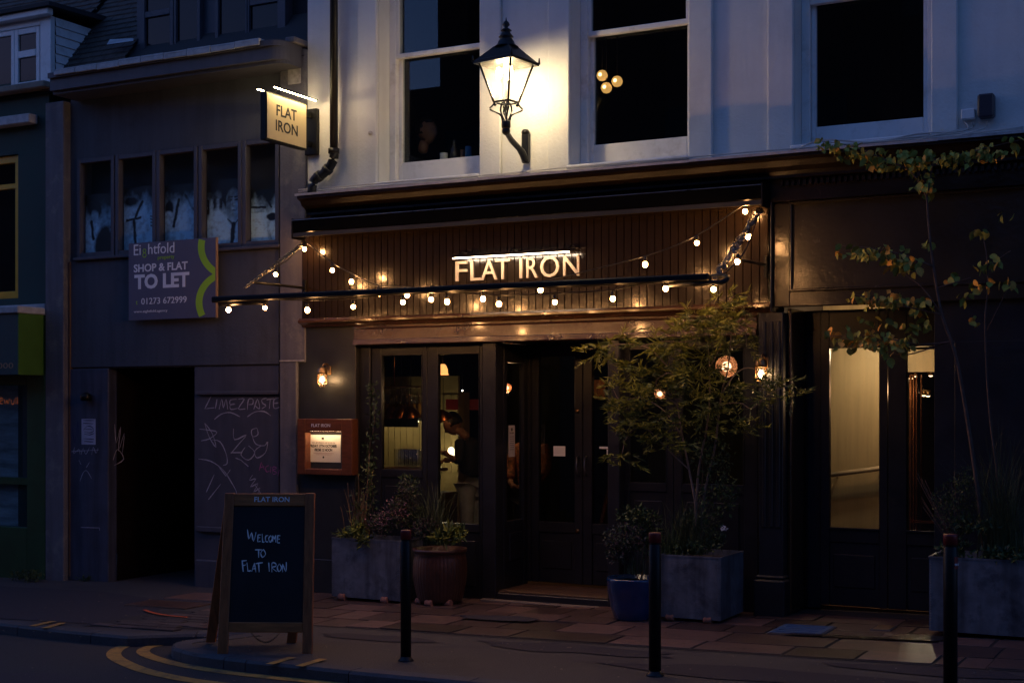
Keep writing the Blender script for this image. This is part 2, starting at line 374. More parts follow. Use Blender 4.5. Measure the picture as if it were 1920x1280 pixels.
# ================================================================ SETTING: ground
def st(o): o['kind'] = 'structure'; return o
RD = -.07
def sheet(poly, dz, name, m, parent=None):
    mb = MB(); mb.add([(x, y, gz(x)+dz) for x, y in poly], [tuple(range(len(poly)))]); return mb.build(name, m, parent, raw=True)
road = st(B('road', m_tarmac, None, -60, 60, -60, 2, -3, -2.9))
road.data.vertices.foreach_set('co', [c for x, y, z in [(x, y, (gz(x)+RD) if z > -2.95 else gz(x)-1) for z in (-3, -2.9) for y in (-60, -1.5) for x in (-60, 60)] for c in (x, y, z)]); road.data.update()
KERB = [(-20, -2.45), (-8.5, -2.45), (-7.6, -2.56), (-7.05, -2.58), (-6.78, -2.4), (-6.32, -2.12), (-6.14, -2.2), (-6.36, -2.34), (-6.52, -2.52), (-6.52, -2.7), (-6.4, -2.84), (-6.1, -2.98), (-5.6, -3.06), (-4.6, -3.14), (-3, -3.17), (8, -3.2)]
mb = MB(); mb.slabpoly([(20, 9), (-20, 9)]+KERB[:]+[(20, -3.2)], lambda x, y: gz(x), lambda x, y: gz(x)-.5)
pave = st(mb.build('pavement', m_path))
# kerb stones: lengths along the pavement edge
def resample(pts, step):
    out = [Vector(pts[0])]; carry = 0
    for a, b in zip(pts, pts[1:]):
        a, b = Vector(a), Vector(b); L = (b-a).length; d = step-carry
        while d < L: out.append(a.lerp(b, d/L)); d += step
        carry = (carry+L) % step if step > 0 else 0
    out.append(Vector(pts[-1])); return out
kerbpts = KERB[1:4]; kerb2 = KERB[6:]
kerb = st(thing('kerb', None, None, (0, 0, 0)))
def kerbrun(pts, step):
    q = [p for p in resample([(a[0], a[1]) for a in pts], .12)]
    n = max(1, int(step/.12)); i = 0
    while i < len(q)-1:
        seg = q[i:i+n+1]
        if len(seg) < 2: break
        mb = MB(); W_ = .125; top = []; 
        for k, p in enumerate(seg):
            a = seg[max(k-1, 0)]; b = seg[min(k+1, len(seg)-1)]; t = (b-a).normalized(); nn = Vector((t.y, -t.x))
            e = .004 if k == 0 else (-.004 if k == len(seg)-1 else 0)
            pp = p+t*e
            o = pp+nn*.012; inn = pp-nn*W_; z = gz(p.x)+.006
            top.append([(o.x, o.y, z-.35), (o.x, o.y, z-.018), ((o-nn*.018).x, (o-nn*.018).y, z), (inn.x, inn.y, z), (inn.x, inn.y, z-.35)])
        vs = [v for r_ in top for v in r_]; fs = []
        for k in range(len(top)-1):
            for j in range(5): a = k*5+j; b = k*5+(j+1) % 5; fs.append((a, b, b+5, a+5))
        fs += [tuple(range(5)), tuple((len(top)-1)*5+j for j in range(5))]
        mb.add(vs, fs); mb.build('kerb_stone', m_kerb, kerb); i += n
kerbrun(KERB[0:6], .92); kerbrun([(-6.3, -2.15)]+KERB[7:13], .48); kerbrun(KERB[12:], .92)

# paving slabs: one mesh, many objects
cube = MB().bbox(-.5, .5, -.5, .5, -1, 0, b=.012).build('paving_slab', m_slab); slabme = cube.data; bpy.data.objects.remove(cube)
def slab(me, name, x0, x1, y0, y1, h=.04, z=.0, par=pave, rot=0, gap=.011):
    o = link(name, me, par, ((x0+x1)/2, (y0+y1)/2, gz((x0+x1)/2)+z)); o.scale = (x1-x0-gap*2, y1-y0-gap*2, h)
    o.rotation_euler = (rnd.uniform(-.006, .006), -math.atan(.02)+rnd.uniform(-.006, .006), rot); return o
sheet([(-7, -1.66), (8, -1.66), (8, 1.5), (-7, 1.5)], .003, 'joint_bed', m_joint, pave)
rows = [(-1.64, -1.3), (-1.3, -.88), (-.88, -.56), (-.56, -.2), (-.2, .14)]
for ri, (a, b) in enumerate(rows):
    x = -6.95+rnd.random()*.3-(.2*ri)
    while x < 1:
        w = rnd.choice([.3, .42, .46, .6, .6, .74]); e = x+w
        if x > -3.7 and ri == 0 and e < -2: pass
        if rnd.random() < .12:      # a slab cracked across: two pieces
            k = rnd.uniform(.35, .65); slab(slabme, 'paving_slab', x, x+w*k, a, b, z=.008+rnd.uniform(-.003, .003)); slab(slabme, 'paving_slab', x+w*k, e, a, b, z=.008+rnd.uniform(-.004, .002), gap=.002)
        else: slab(slabme, 'paving_slab', x, e, a, b, z=.010+rnd.uniform(-.003, .003))
        x = e
# left of the restaurant: dark patch, pale slabs, brick pavers
sheet([(-20, -2.3), (-9.1, -2.27), (-7.75, -2.2), (-7.5, -1.8), (-8.2, -.9), (-9.2, -.62), (-20, -.7)], .004, 'tarmac_patch', m_patch, pave)
slab(slabme, 'paving_slab', -8.3, -7.62, -1.32, -.95, z=.013).data = slabme
for (x0, x1, y0, y1) in [(-7.45, -6.95, -1.35, -.9), (-7.6, -7.0, -.88, -.4), (-8.3, -7.65, -.85, -.4), (-6.93, -6.45, -2.1, -1.68)]: slab(slabme, 'paving_slab', x0, x1, y0, y1, z=.011)
bc = MB().bbox(-.5, .5, -.5, .5, -1, 0, b=.03).build('brick', m_brick); brme = bc.data; bpy.data.objects.remove(bc)
sheet([(-7.75, -2.32), (-6.5, -2.05), (-6.5, -1.36), (-7.75, -1.36)], .0045, 'joint_bed', m_joint, pave)
for j in range(9):
    y0 = -2.28+j*.103
    for i in range(6):
        x0 = -7.72+i*.206+(.1 if j % 2 else 0)+.035*j
        if y0 < -2.12 and x0 > -7.1: continue
        if x0 > -6.6: continue
        slab(brme, 'brick', x0, x0+.206, y0, y0+.103, z=.012+rnd.uniform(-.003, .003), h=.03, gap=.004, rot=.0)
# yellow lines on the road
def road_ribbon(pts, w, m, name, dz, parent=None, wx=None):
    q = []; p = [Vector(a).to_2d() for a in pts]
    for i in range(len(p)-1):
        p0 = p[max(i-1, 0)]; p1 = p[i]; p2 = p[i+1]; p3 = p[min(i+2, len(p)-1)]
        for t in (0, .2, .4, .6, .8): q.append(.5*((2*p1)+(p2-p0)*t+(2*p0-5*p1+4*p2-p3)*t*t+(3*p1-p0-3*p2+p3)*t**3))
    q.append(p[-1]); mb = MB(); vs = []
    for i, a in enumerate(q):
        t = (q[min(i+1, len(q)-1)]-q[max(i-1, 0)]).normalized(); n = Vector((t.y, -t.x))*w/2
        for b in (a+n, a-n): vs.append((b.x, b.y, gz(b.x)+dz))
    mb.add(vs, [(2*i, 2*i+1, 2*i+3, 2*i+2) for i in range(len(q)-1)]); return mb.build(name, m, parent, raw=True)
road_ribbon([G(*p, RD) for p in [(960, 1345), (700, 1310), (500, 1291), (400, 1281), (328, 1270), (262, 1254), (216, 1232), (222, 1216), (262, 1205), (330, 1199), (390, 1197), (440, 1196)]], .1, m_yline, 'yellow_line', RD+.004, road)
road_ribbon([G(*p, RD) for p in [(960, 1323), (800, 1302), (600, 1279), (500, 1269), (400, 1257), (320, 1242), (272, 1226), (274, 1215), (304, 1208), (350, 1203), (400, 1201)]], .09, m_yline, 'yellow_line', RD+.004, road)
road_ribbon([G(*p, RD) for p in [(-60, 1166), (0, 1172), (100, 1184), (204, 1197), (270, 1201)]], .03, m_yline, 'yellow_line', RD+.004, road)
for (a, b) in [((505, 1247), (548, 1234)), ((560, 1251), (606, 1237)), ((60, 1175), (100, 1166)), ((84, 1179), (118, 1169))]:
    p, q = G(*a), G(*b)
    road_ribbon([p, q], .06, m_yline, 'kerb_mark', .0105, kerb)
road_ribbon([G(*p) for p in [(271, 1146), (285, 1151), (310, 1156), (352, 1160)]], .03, m_orange, 'spray_mark', .0165, pave)

# ================================================================ RESTAURANT (white building)
xL = X(577, 0); xR = 3.0
ztop = 7.6
rb = thing('restaurant_building', 'white painted building with three tall sash windows above a dark shopfront', 'building', (-4, .2, 0))
zc = P(1240, 303, -.32).z          # top of the shopfront cornice
OPN = [(X(710, 0), X(902, 0)), (X(1071, 0), X(1293, 0)), (X(1490, 0), X(1747, 0))]
zs = [P(745, 337, -.05).z, P(1107, 300, -.05).z, P(1517, 255, -.05).z]
zsill = P(1200, 298, -.05).z; zhead = 5.95
mb = MB(); xs = [xL]+[q for o in OPN for q in o]+[xR]
for i in range(0, len(xs), 2): mb.box(xs[i], xs[i+1], 0, .35, zc-.05, ztop)
for a, b in OPN: mb.box(a, b, .002, .35, zc-.05, zsill-.03); mb.box(a, b, .002, .35, zhead, ztop)
mb.box(xL, xL+.3, .35, 8, 3.2, ztop); mb.box(xL+.3, xR, 7.7, 8, 0, ztop); mb.box(xR-.3, xR, .35, 7.7, 0, ztop)
mb.box(xL, xR, -.05, 8, ztop, ztop+.2)
mb.build('wall', m_white, rb)
for (a, b) in [(674, 710), (902, 942), (1030, 1071), (1293, 1338), (1441, 1490), (1747, 1797)]:
    B('pilaster', m_white, rb, X(a, 0)+.0015, X(b, 0)-.0015, -.035, .001, zc-.04, ztop-.01, bev=.008)
B('pilaster', m_white, rb, X(942, 0)+.002, X(1030, 0)-.002, -.012, .001, zc-.04, ztop-.012, bev=.004)
for i, (a, b) in enumerate(OPN):
    w = MB(); yf = .17
    # box frame
    w.bbox(a+.001, a+.065, yf, yf+.12, zsill+.004, zhead-.002, b=.005); w.bbox(b-.065, b-.001, yf, yf+.12, zsill+.004, zhead-.002, b=.005)
    w.bbox(a+.064, b-.064, yf+.002, yf+.118, zhead-.1, zhead-.003, b=.004)
    win = w.build('window', m_whitewood, rb)
    zr = [P(820, 99, .22).z, P(1200, 55, .22).z, P(1600, -3, .22).z][i]
    zb = [P(822, 299, .22).z, P(1200, 264, .22).z, P(1630, 229, .22).z][i]
    lo = MB(); x0, x1 = a+.066, b-.066
    lo.bbox(x0, x0+.035, yf+.05, yf+.095, zsill+.005, zr+.02, b=.004); lo.bbox(x1-.035, x1, yf+.05, yf+.095, zsill+.005, zr+.02, b=.004)
    lo.bbox(x0+.034, x1-.034, yf+.048, yf+.097, zsill+.006, zb, b=.006); lo.bbox(x0+.034, x1-.034, yf+.048, yf+.09, zr-.01, zr+.021, b=.004)
    lo.build('lower_sash', m_whitewood, win)
    up = MB(); up.bbox(x0, x0+.03, yf+.004, yf+.049, zr-.02, zhead-.1, b=.004); up.bbox(x1-.03, x1, yf+.004, yf+.049, zr-.02, zhead-.1, b=.004)
    up.bbox(x0+.001, x1-.001, yf+.001, yf+.05, zr-.022, zr+.022, b=.006)
    up.build('upper_sash', m_whitewood, win)
    B('pane', g_win, win, x0+.03, x1-.03, yf+.07, yf+.074, zb-.005, zr)
    B('pane', g_win, win, x0+.025, x1-.025, yf+.025, yf+.029, zr+.01, zhead-.09)
    B('sill', m_whitewood, win, a-.02, b+.0, -.06, yf+.02, zsill-.035, zsill, bev=.008)
    # dark room behind each upstairs window
    rm = MB(); x0, x1 = a-.45, b+.28
    rm.box(x0, x1, 3.2, 3.25, zsill-.9, zhead+.3); rm.box(x0-.05, x0, .36, 3.2, zsill-.9, zhead+.3); rm.box(x1, x1+.05, .36, 3.2, zsill-.9, zhead+.3)
    rm.box(x0, x1, .36, 3.2, zhead+.25, zhead+.3); rm.box(x0, x1, .36, 3.2, zsill-.9, zsill-.85)
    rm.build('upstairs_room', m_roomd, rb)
# cornice
xc0 = X(556, -.32); 
co = MB(); z = zc
co.prism([(-.002, z-.02), (-.315, z-.02), (-.315, z-.045), (-.27, z-.06), (-.245, z-.1), (-.19, z-.125), (-.17, z-.15), (-.17, z-.17), (-.1, z-.17), (-.1, z-.33), (-.002, z-.33)], xc0, xR)
cor = co.build('cornice', m_brownpaint, rb)
fl = MB(); n = 17
for i in range(n):
    a = xc0-.01+(xR-xc0)*i/n; b = xc0-.01+(xR-xc0)*(i+1)/n-.001
    dz = rnd.uniform(-.003, .003)
    fl.add([(a, .0-.003, z+.05), (b, -.003, z+.05+dz), (b, -.335, z-.004+dz), (a, -.335, z-.004), (a, -.335, z-.024), (b, -.335, z-.024+dz)], [(0, 1, 2, 3), (3, 2, 5, 4)])
fl.build('flashing', m_lead, rb)
# dentils right of the awning
den = thing  # (kept simple: small blocks of the cornice)
for i in range(46):
    x = X(1462, -.14)+i*.043
    if x > -.6: break
    B('dentil', m_brownpaint, cor, x, x+.022, -.135, -.099, z-.222, z-.185)
# fascia with match boards
zft = P(900, 405, -.06).z; zfb = P(900, 586, -.06).z
xf0 = X(566, -.06); xf1 = X(1440, -.06)
fa = B('fascia', m_olive, rb, xf0, xf1, -.046, -.002, zfb-.01, z-.331)
nb = 66; w = (xf1-xf0)/nb
for i in range(nb):
    a = xf0+w*i
    mbd = MB(); y0, y1 = -.047, -.062; g_ = .0045
    zt_ = z-.335
    mbd.add([(a+.001, y0, zfb), (a+g_, y1, zfb), (a+w-g_, y1, zfb), (a+w-.001, y0, zfb), (a+.001, y0, zt_), (a+g_, y1, zt_), (a+w-g_, y1, zt_), (a+w-.001, y0, zt_)], [(0, 1, 5, 4), (1, 2, 6, 5), (2, 3, 7, 6)])
    mbd.build('board', m_olive, fa, raw=True)
# moulding under the fascia and glossy frieze
mo = MB(); mo.prism([(-.05, zfb-.001), (-.1, zfb-.001), (-.12, zfb-.02), (-.12, zfb-.038), (-.07, zfb-.055), (-.05, zfb-.075)], xf0, xf1+.03)
mo.build('moulding', m_frieze, rb)
xp1 = X(667, -.02)
zf2 = P(900, 641, -.05).z
fz = MB(); fz.prism([(.05, zf2), (-.056, zf2), (-.04, zfb-.0765), (.05, zfb-.0765)], xp1, X(1420, -.03))
fz.prism([(-.051, zf2+.048), (-.063, zf2+.042), (-.069, zf2+.004), (-.051, zf2-.004)], xp1-.0, X(1420, -.03))
fz.prism([(-.0415, zfb-.09), (-.06, zfb-.095), (-.0415, zfb-.11)], xp1, X(1420, -.03))
fz.build('frieze', m_frieze, rb)
# left pier
xq0 = X(560, -.02)
pr = MB(); pr.bbox(xq0, xp1, -.02, .3, -.1, zfb-.076, b=.006); pr.bbox(xq0+.004, xp1+.01, -.035, -.019, gz(-7), gz(-7)+.3, b=.008)
pr.build('pier', m_olivegrey, rb)
# right pier with flutes
xr0, xr1 = X(1422, -.06), X(1468, -.06)
pr = MB(); pr.bbox(xr0, xr1, -.06, .55, -.1, zfb-.076, b=.006)
for k in range(3): xx = xr0+.03+k*.055; pr.bbox(xx, xx+.03, -.075, -.059, .75, zfb-.14, b=.007)
pr.bbox(xr0-.03, xr1+.02, -.095, .56, -.1, gz(-3)+.28, b=.012); pr.bbox(xr0-.02, xr1+.012, -.08, .555, gz(-3)+.281, gz(-3)+.31, b=.01)
pr.build('pier', m_shop, rb)
# right post beside fascia + black panelled fascia
xg = X(1450, -.06)
B('fascia_post', m_shop, rb, xf1+.031, xg, -.11, .0, zfb-.075, z-.331, bev=.006)
zpb = P(1600, 571, -.05).z
pf = MB(); xa, xb_ = xg+.001, xR
zp0 = P(1480, 547, -.05).z; zp1 = P(1480, 379, -.05).z; xpn = X(1480, -.05); xpe = X(1990, -.05)
pf.bbox(xa, xb_, -.03, .0, zpb, z-.331, b=.003)
pf.bbox(xa, xpn, -.05, -.029, zpb+.002, z-.34, b=.004); pf.bbox(xpn-.001, xb_, -.0495, -.029, zpb+.003, zp0, b=.004); pf.bbox(xpn-.001, xb_, -.0495, -.029, zp1, z-.341, b=.004)
for k, (u0, u1) in enumerate([(xpn, xpn+.02)]): pf.bbox(u0, u1, -.066, -.048, zp0, zp1, b=.006)
pf.bbox(xpn, xpe, -.067, -.048, zp0-.001, zp0+.02, b=.006); pf.bbox(xpn, xpe, -.067, -.048, zp1-.02, zp1+.001, b=.006)
pf.build('panelled_fascia', mat('black_olive_gloss_paint', (.026, .023, .019), .25, var=.2, scale=3, bump=.3, bscale=24), rb)
# ---- shop windows (folding) between pier and doorway
yw = .06
def shopwin(px0, px1, gl0, gl1, zt, zb, zbase, y=yw, lowpanel=True, g=None):
    x0, x1 = X(px0, y), X(px1, y); a, b = X(gl0, y), X(gl1, y)
    m_ = MB(); dp = .06
    m_.bbox(x0, a, y, y+dp, zbase, zf2+.0, b=.004); m_.bbox(b, x1, y, y+dp, zbase, zf2, b=.004)
    m_.bbox(a-.001, b+.001, y+.002, y+dp-.002, zt, zf2-.001, b=.004); m_.bbox(a-.001, b+.001, y+.002, y+dp-.002, zb-.07, zb, b=.004)
    m_.bbox(a-.001, b+.001, y+.012, y+dp-.012, zbase, zb-.069, b=.004)
    if lowpanel: m_.bbox(a+.04, b-.04, y+.004, y+.02, zbase+.14, zb-.14, b=.008)
    # thin glazing bead
    m_.bbox(a, a+.008, y-.004, y+.006, zb, zt, b=.002); m_.bbox(b-.008, b, y-.004, y+.006, zb, zt, b=.002)
    w_ = m_.build('window', m_shop, rb)
    B('pane', g or g_win, w_, a-.004, b+.004, y+.03, y+.034, zb-.004, zt+.004)
    return w_
zt = P(850, 664, yw).z
shopwin(697, 800, 714, 792, zt, P(750, 880, yw).z, gz(-6)-.02)
shopwin(801, 905, 820, 899, zt, P(860, 981, yw).z, gz(-6)-.02)
B('window_post', m_shop, rb, xp1+.001, X(696, yw), .04, .16, -.05, zf2-.002, bev=.005)
B('window_post', m_shop, rb, X(905.5, .0), X(930, .0), -.01, .14, -.05, zf2-.002, bev=.006)
# doorway recess: splayed return on the left, doors, right return
yd = .58; xd0 = X(930, .0); xd1 = X(1140, .0)
zlow = P(955, 975, .3).z; ztd = P(955, 680, .3).z
rt = MB(); rx = xd0-.05
rt.bbox(rx, rx+.05, .141, .2, gz(-5), zf2-.003, b=.004); rt.bbox(rx, rx+.05, yd-.07, yd, gz(-5), zf2-.003, b=.004)
rt.bbox(rx+.005, rx+.045, .199, yd-.069, gz(-5), zlow, b=.004); rt.bbox(rx+.005, rx+.045, .199, yd-.069, ztd, zf2-.003, b=.004)
rt.bbox(rx+.03, rx+.056, .24, yd-.11, .35, zlow-.1, b=.006)
rtw = rt.build('side_window', m_shop, rb)
B('pane', g_win, rtw, rx+.02, rx+.024, .198, yd-.068, zlow-.004, ztd+.004)
# recess soffit & right return
B('doorway_soffit', m_shop, rb, rx, xd1+.3, .05, yd+.1, zf2+.001, zf2+.03)
zth = gz(-5)+.1
def door(px0, px1, g0, g1, hs):
    x0, x1 = X(px0, yd), X(px1, yd); a, b = X(g0, yd), X(g1, yd); zt = P(1040, 668, yd).z; zb = P(1040, 978, yd).z
    top = zf2+.0; m_ = MB()
    m_.bbox(x0, a, yd, yd+.05, zth, top, b=.004); m_.bbox(b, x1, yd, yd+.05, zth, top, b=.004)
    m_.bbox(a-.001, b+.001, yd+.002, yd+.048, zt, top, b=.004); m_.bbox(a-.001, b+.001, yd+.002, yd+.048, zb-.09, zb, b=.004)
    m_.bbox(a-.001, b+.001, yd+.014, yd+.04, zth, zb-.089, b=.004); m_.bbox(a+.03, b-.03, yd+.005, yd+.02, zth+.12, zb-.16, b=.008)
    d = m_.build('door', m_shop, rb)
    B('pane', g_dark, d, a-.004, b+.004, yd+.025, yd+.029, zb-.004, zt+.004)
    hx = x1-.035 if hs else x0+.035
    z0, z1 = P(1093, 892, yd-.05).z, P(1093, 856, yd-.05).z
    MB().tube([(hx, yd-.0, z0), (hx, yd-.035, z0+.01), (hx, yd-.05, (z0+z1)/2), (hx, yd-.035, z1-.01), (hx, yd, z1)], .008, 8).build('handle', m_steel, d)
    return d, hx
d1, h1 = door(996, 1092, 1010, 1077, 1); d2, h2 = door(1093, 1160, 1110, 1148, 0)
for zz in (P(1086, 770, yd).z, P(1086, 995, yd).z): k_ = MB().lathe([(.001, 0), (.018, 0), (.02, .006), (.001, .008)], (0, 0, 0), 14).build('lock', m_brass, d1); k_.rotation_euler = (R(90), 0, 0); k_.location = Vector((h1-.01, yd-.001, zz))-wloc(d1)
B('door_sign', m_print, d1, X(1036, yd), X(1058, yd), yd+.018, yd+.02, P(1050, 855, yd).z, P(1050, 836, yd).z)
mb = MB(); mb.box(X(1122, yd), X(1140, yd), yd+.018, yd+.020, P(1130, 841, yd).z, P(1130, 837, yd).z); mb.box(X(1136, yd), X(1140, yd), yd+.017, yd+.0185, P(1130, 856, yd).z, P(1130, 8405, yd).z if False else P(1130, 842, yd).z); mb.build('door_sign', m_print, d2)
B('door_frame', m_shop, rb, X(985, yd), X(995.5, yd), yd-.005, yd+.08, zth, zf2+.0, bev=.004)
B('window_post', m_shop, rb, xd1, X(1162, 0), -.01, .6, -.05, zf2-.002, bev=.006)
# threshold: timber boards, tread and stone step
st_ = MB(); st_.bbox(rx+.05, xd1, .0, yd+.1, gz(-5)-.05, gz(-5)+.07, b=.006); stp = st_.build('doorstep', m_shop, rb)
for i in range(6): B('floor_board', m_floorw, stp, rx+.056, xd1-.005, .03+i*.09, .03+i*.09+.085, gz(-5)+.069, gz(-5)+.085, bev=.003)
B('stone_threshold', mat('pale_stone', (.22, .17, .13), .7, var=.2, bump=.3), rb, X(905, -.02), xd1+.0, -.075, -.0105, gz(-5)-.05, gz(-5)+.02, bev=.008)
# right hand window behind the tree
yv = .09
zbw = P(1230, 905, yv).z
for (a, b, g0, g1, zb) in [(1163, 1262, 1180, 1250, zbw), (1263, 1421, 1278, 1395, zbw)]: shopwin(a, b, g0, g1, P(1230, 655, yv).z, zb, gz(-4)-.02, y=yv)
# ---- doorway to the hall at the right
ye = .42; xh0 = xr1+.0
zh = zpb-.0
zg1 = P(1600, 652, ye).z; zg0 = P(1600, 990, ye).z; zbh = gz(-2)
hx = [X(q, ye) for q in (1500, 1538, 1555, 1648, 1664, 1685, 1700, 1755, 1772)]
B('hall_door_frame', m_shop, rb, xh0, hx[0]+.05, ye+.04, ye+.14, zbh, zh, bev=.004)
jb = MB(); jb.bbox(xh0+.001, xh0+.03, .05, ye+.04, zbh, zh-.002, b=.006); jb.build('door_lining', m_frieze, rb)
for (a, b, c, d_) in [(hx[1], hx[4], hx[2], hx[3]), (hx[4]+.004, hx[8], hx[6], hx[7])]:
    m_ = MB(); y = ye
    m_.bbox(a, c, y, y+.05, zbh+.03, zh, b=.004); m_.bbox(d_, b, y, y+.05, zbh+.03, zh, b=.004)
    m_.bbox(c-.001, d_+.001, y+.002, y+.048, zg1, zh-.001, b=.004); m_.bbox(c-.001, d_+.001, y+.002, y+.048, zg0-.11, zg0, b=.004)
    m_.bbox(c-.001, d_+.001, y+.014, y+.04, zbh+.03, zg0-.109, b=.004); m_.bbox(c+.03, d_-.03, y+.004, y+.02, zbh+.17, zg0-.2, b=.01)
    m_.bbox(c-.002, d_+.002, y-.012, y+.004, zg0-.012, zg0+.004, b=.003)
    dd = m_.build('hall_door', m_shop, rb); B('pane', g_win, dd, c-.004, d_+.004, y+.024, y+.028, zg0-.004, zg1+.004)
B('hall_door_frame', m_shop, rb, hx[0]+.051, hx[1]-.001, ye+.02, ye+.12, zbh, zh, bev=.004)
B('side_wall', m_shop, rb, hx[8]+.001, xR, .0, ye+.3, -.1, zpb-.001, bev=.004)
pn = MB()
for (a, b) in [(1790, 1960)]:
    for (u, v) in [(P(1800, 990, 0).z, P(1800, 640, 0).z)]: pn.bbox(X(a), X(b), -.012, .001, u, v, b=.006)
pn.build('wall_panel', m_shop, rb)
# hall interior
zhf = zbh+.02; xw0, xw1 = -1.98, X(1755, ye)+.4
hi = MB(); ybk = 1.75
hi.box(xw0-1.2, X(1672, ybk), ybk, ybk+.05, zhf, 3.0); hi.build('hall_wall', m_cream, rb)
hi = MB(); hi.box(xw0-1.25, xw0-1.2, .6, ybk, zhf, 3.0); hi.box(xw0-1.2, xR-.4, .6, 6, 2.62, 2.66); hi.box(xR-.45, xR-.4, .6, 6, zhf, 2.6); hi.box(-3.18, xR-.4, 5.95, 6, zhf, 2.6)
hi.box(X(1672, ybk), X(1672, ybk)+.05, ybk+.051, 5.9, zhf, 2.6)
hi.build('hall_lining', m_room, rb)
B('hall_floor', m_floorw, rb, xw0-1.2, xR-.4, .48, 5.9, zhf-.06, zhf)
h0, h1_ = P(1535, 893, ybk-.1), P(1690, 872, ybk-.1)
mb = MB(); mb.tube([h0, h1_], .022, 10)
for t in (.2, .75): q = h0.lerp(h1_, t); mb.tube([q, q+Vector((0, .1, -.03))], .008, 6)
mb.build('handrail', mat('pale_handrail', (.5, .42, .3), .4, bump=.05), rb)
hl = thing('ceiling_light', 'small bright downlight on the ceiling of the lit hall', 'ceiling light', P(1630, 640, 1.3))
q = hl.location.copy(); MB().lathe([(.001, -.01), (.05, -.01), (.06, .0), (.06, .04), (.001, .04)], q, 16).build('fitting', m_whitewood, hl)
MB().lathe([(.001, -.016), (.04, -.016), (.04, -.0105), (.001, -.0105)], q, 16).build('lens', m_strip, hl)
plight('downlight', q+Vector((0, 0, -.1)), 16, (1, .68, .38), .05, hl)
# second view into the bar through the narrow pane: lintel, copper mirror frame, small lights
B('hall_lintel', m_cream, rb, X(1690, 1.9), X(1790, 1.9), 1.9, 1.96, P(1728, 697, 1.9).z, P(1728, 655, 1.9).z)
cf = thing('copper_screen', 'tall copper-framed screen seen through the narrow glass of the right-hand door', 'screen', (X(1706, 1.5), 1.5, zhf))
for pxa, pxb, yy in [(1705, 1709, 1.5), (1711.5, 1714, 1.62), (1717, 1719, 1.75), (1726, 1727.5, 1.9)]:
    B('frame_bar', m_copper, cf, X(pxa, yy), X(pxb, yy), yy, yy+.03, zhf, P(1712, 702, yy).z, bev=.003)
B('bottom_rail', m_copper, cf, X(1709.5, 1.6), X(1757, 1.6), 1.58, 1.61, P(1730, 980, 1.6).z, P(1730, 975, 1.6).z)
for k, (a, b, e_) in enumerate([(1716, 705, 1), (1745, 704, 1), (1732, 741, .6), (1740, 742, .6), (1708, 709, .7)]):
    t = thing('spot_light', ['brightest small warm spotlight under the lintel in the narrow door glass', 'small warm spotlight at the right under the lintel in the narrow door glass', 'left of two dim lights deep inside the narrow door glass', 'right of two dim lights deep inside the narrow door glass', 'tiny warm light beside the copper bars under the lintel'][k], 'spotlight', P(a, b, 2.2), group='small lights seen through the narrow hall glass')
    q = t.location.copy(); MB().lathe([(.001, 0), (.02, 0), (.026, .02), (.026, .05), (.001, .05)], q, 10).build('housing', m_brass, t); MB().sphere(q, .017, 8, .5).build('lens', emit('spot_glow', (1, .6, .28), 14), t)
plight('spot', P(1722, 730, 1.3), 14, (1, .55, .25), .05, cf)  # added light that brightens the copper bars, with no fitting of its own

sp_ = bpy.data.lights.new('spot_beam', 'SPOT'); sp_.energy = 170*LM; sp_.color = (1, .78, .5); sp_.spot_size = R(13); sp_.spot_blend = .25; sp_.shadow_soft_size = .02
spo = bpy.data.objects.new('spot_beam', sp_); COL.objects.link(spo); pth = [o for o in bpy.data.objects if o.name == 'spot_light'][0]; spo.parent = pth; spo.location = (.0, -.06, -.03)
tgt = G(1712, 1203)-pth.location; spo.rotation_euler = Vector((tgt.x, tgt.y+.06, tgt.z+.03)).to_track_quat('-Z', 'Y').to_euler()
# ================================================================ restaurant interior
ri = thing('restaurant_interior', 'dim dining room with a lit bar wall behind the shop windows', 'room', (-6, 3, 0))
zi = .08
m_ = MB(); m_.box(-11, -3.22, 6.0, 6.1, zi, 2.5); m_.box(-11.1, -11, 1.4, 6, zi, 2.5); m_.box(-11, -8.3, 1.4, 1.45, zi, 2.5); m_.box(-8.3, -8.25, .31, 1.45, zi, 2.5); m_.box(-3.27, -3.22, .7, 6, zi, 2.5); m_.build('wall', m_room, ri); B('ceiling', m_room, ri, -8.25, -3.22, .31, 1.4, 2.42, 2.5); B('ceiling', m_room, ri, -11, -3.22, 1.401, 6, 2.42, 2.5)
B('floor', m_floorw, ri, -8.25, -3.22, .31, 1.45, zi-.06, zi); B('floor', m_floorw, ri, -11, -3.22, 1.4505, 6, zi-.06, zi)
yb = 3.6
bs0, bs1 = X(660, yb), X(858, yb)
bsp = B('bar_wall', m_splash, ri, bs0, bs1, yb+.012, yb+.05, zi, 2.0)
for i in range(int((bs1-bs0)/.085)): B('board', m_splash, bsp, bs0+i*.085+.004, bs0+i*.085+.081, yb, yb+.011, .9, P(750, 740, yb).z)
B('red_panel', mat('deep_red_panel', (.22, .012, .01), .5), ri, X(836, yb-.3), X(915, yb-.3), yb-.3, yb-.27, P(870, 768, yb-.3).z, P(870, 748, yb-.3).z)
B('column', mat('buff_column', (.3, .22, .12), .5), ri, X(859, 2.9), X(870, 2.9), 2.9, 3.02, zi, P(865, 735, 2.9).z)
bc_ = MB(); bx0, bx1 = X(680, 1.9), X(905, 2.6)
bc_.bbox(bx0, X(850, 1.9), 1.6, 2.0, zi, P(830, 925, 1.6).z, b=.01); bc_.build('bar_counter', mat('bar_timber', (.06, .03, .015), .85, var=.3), ri)
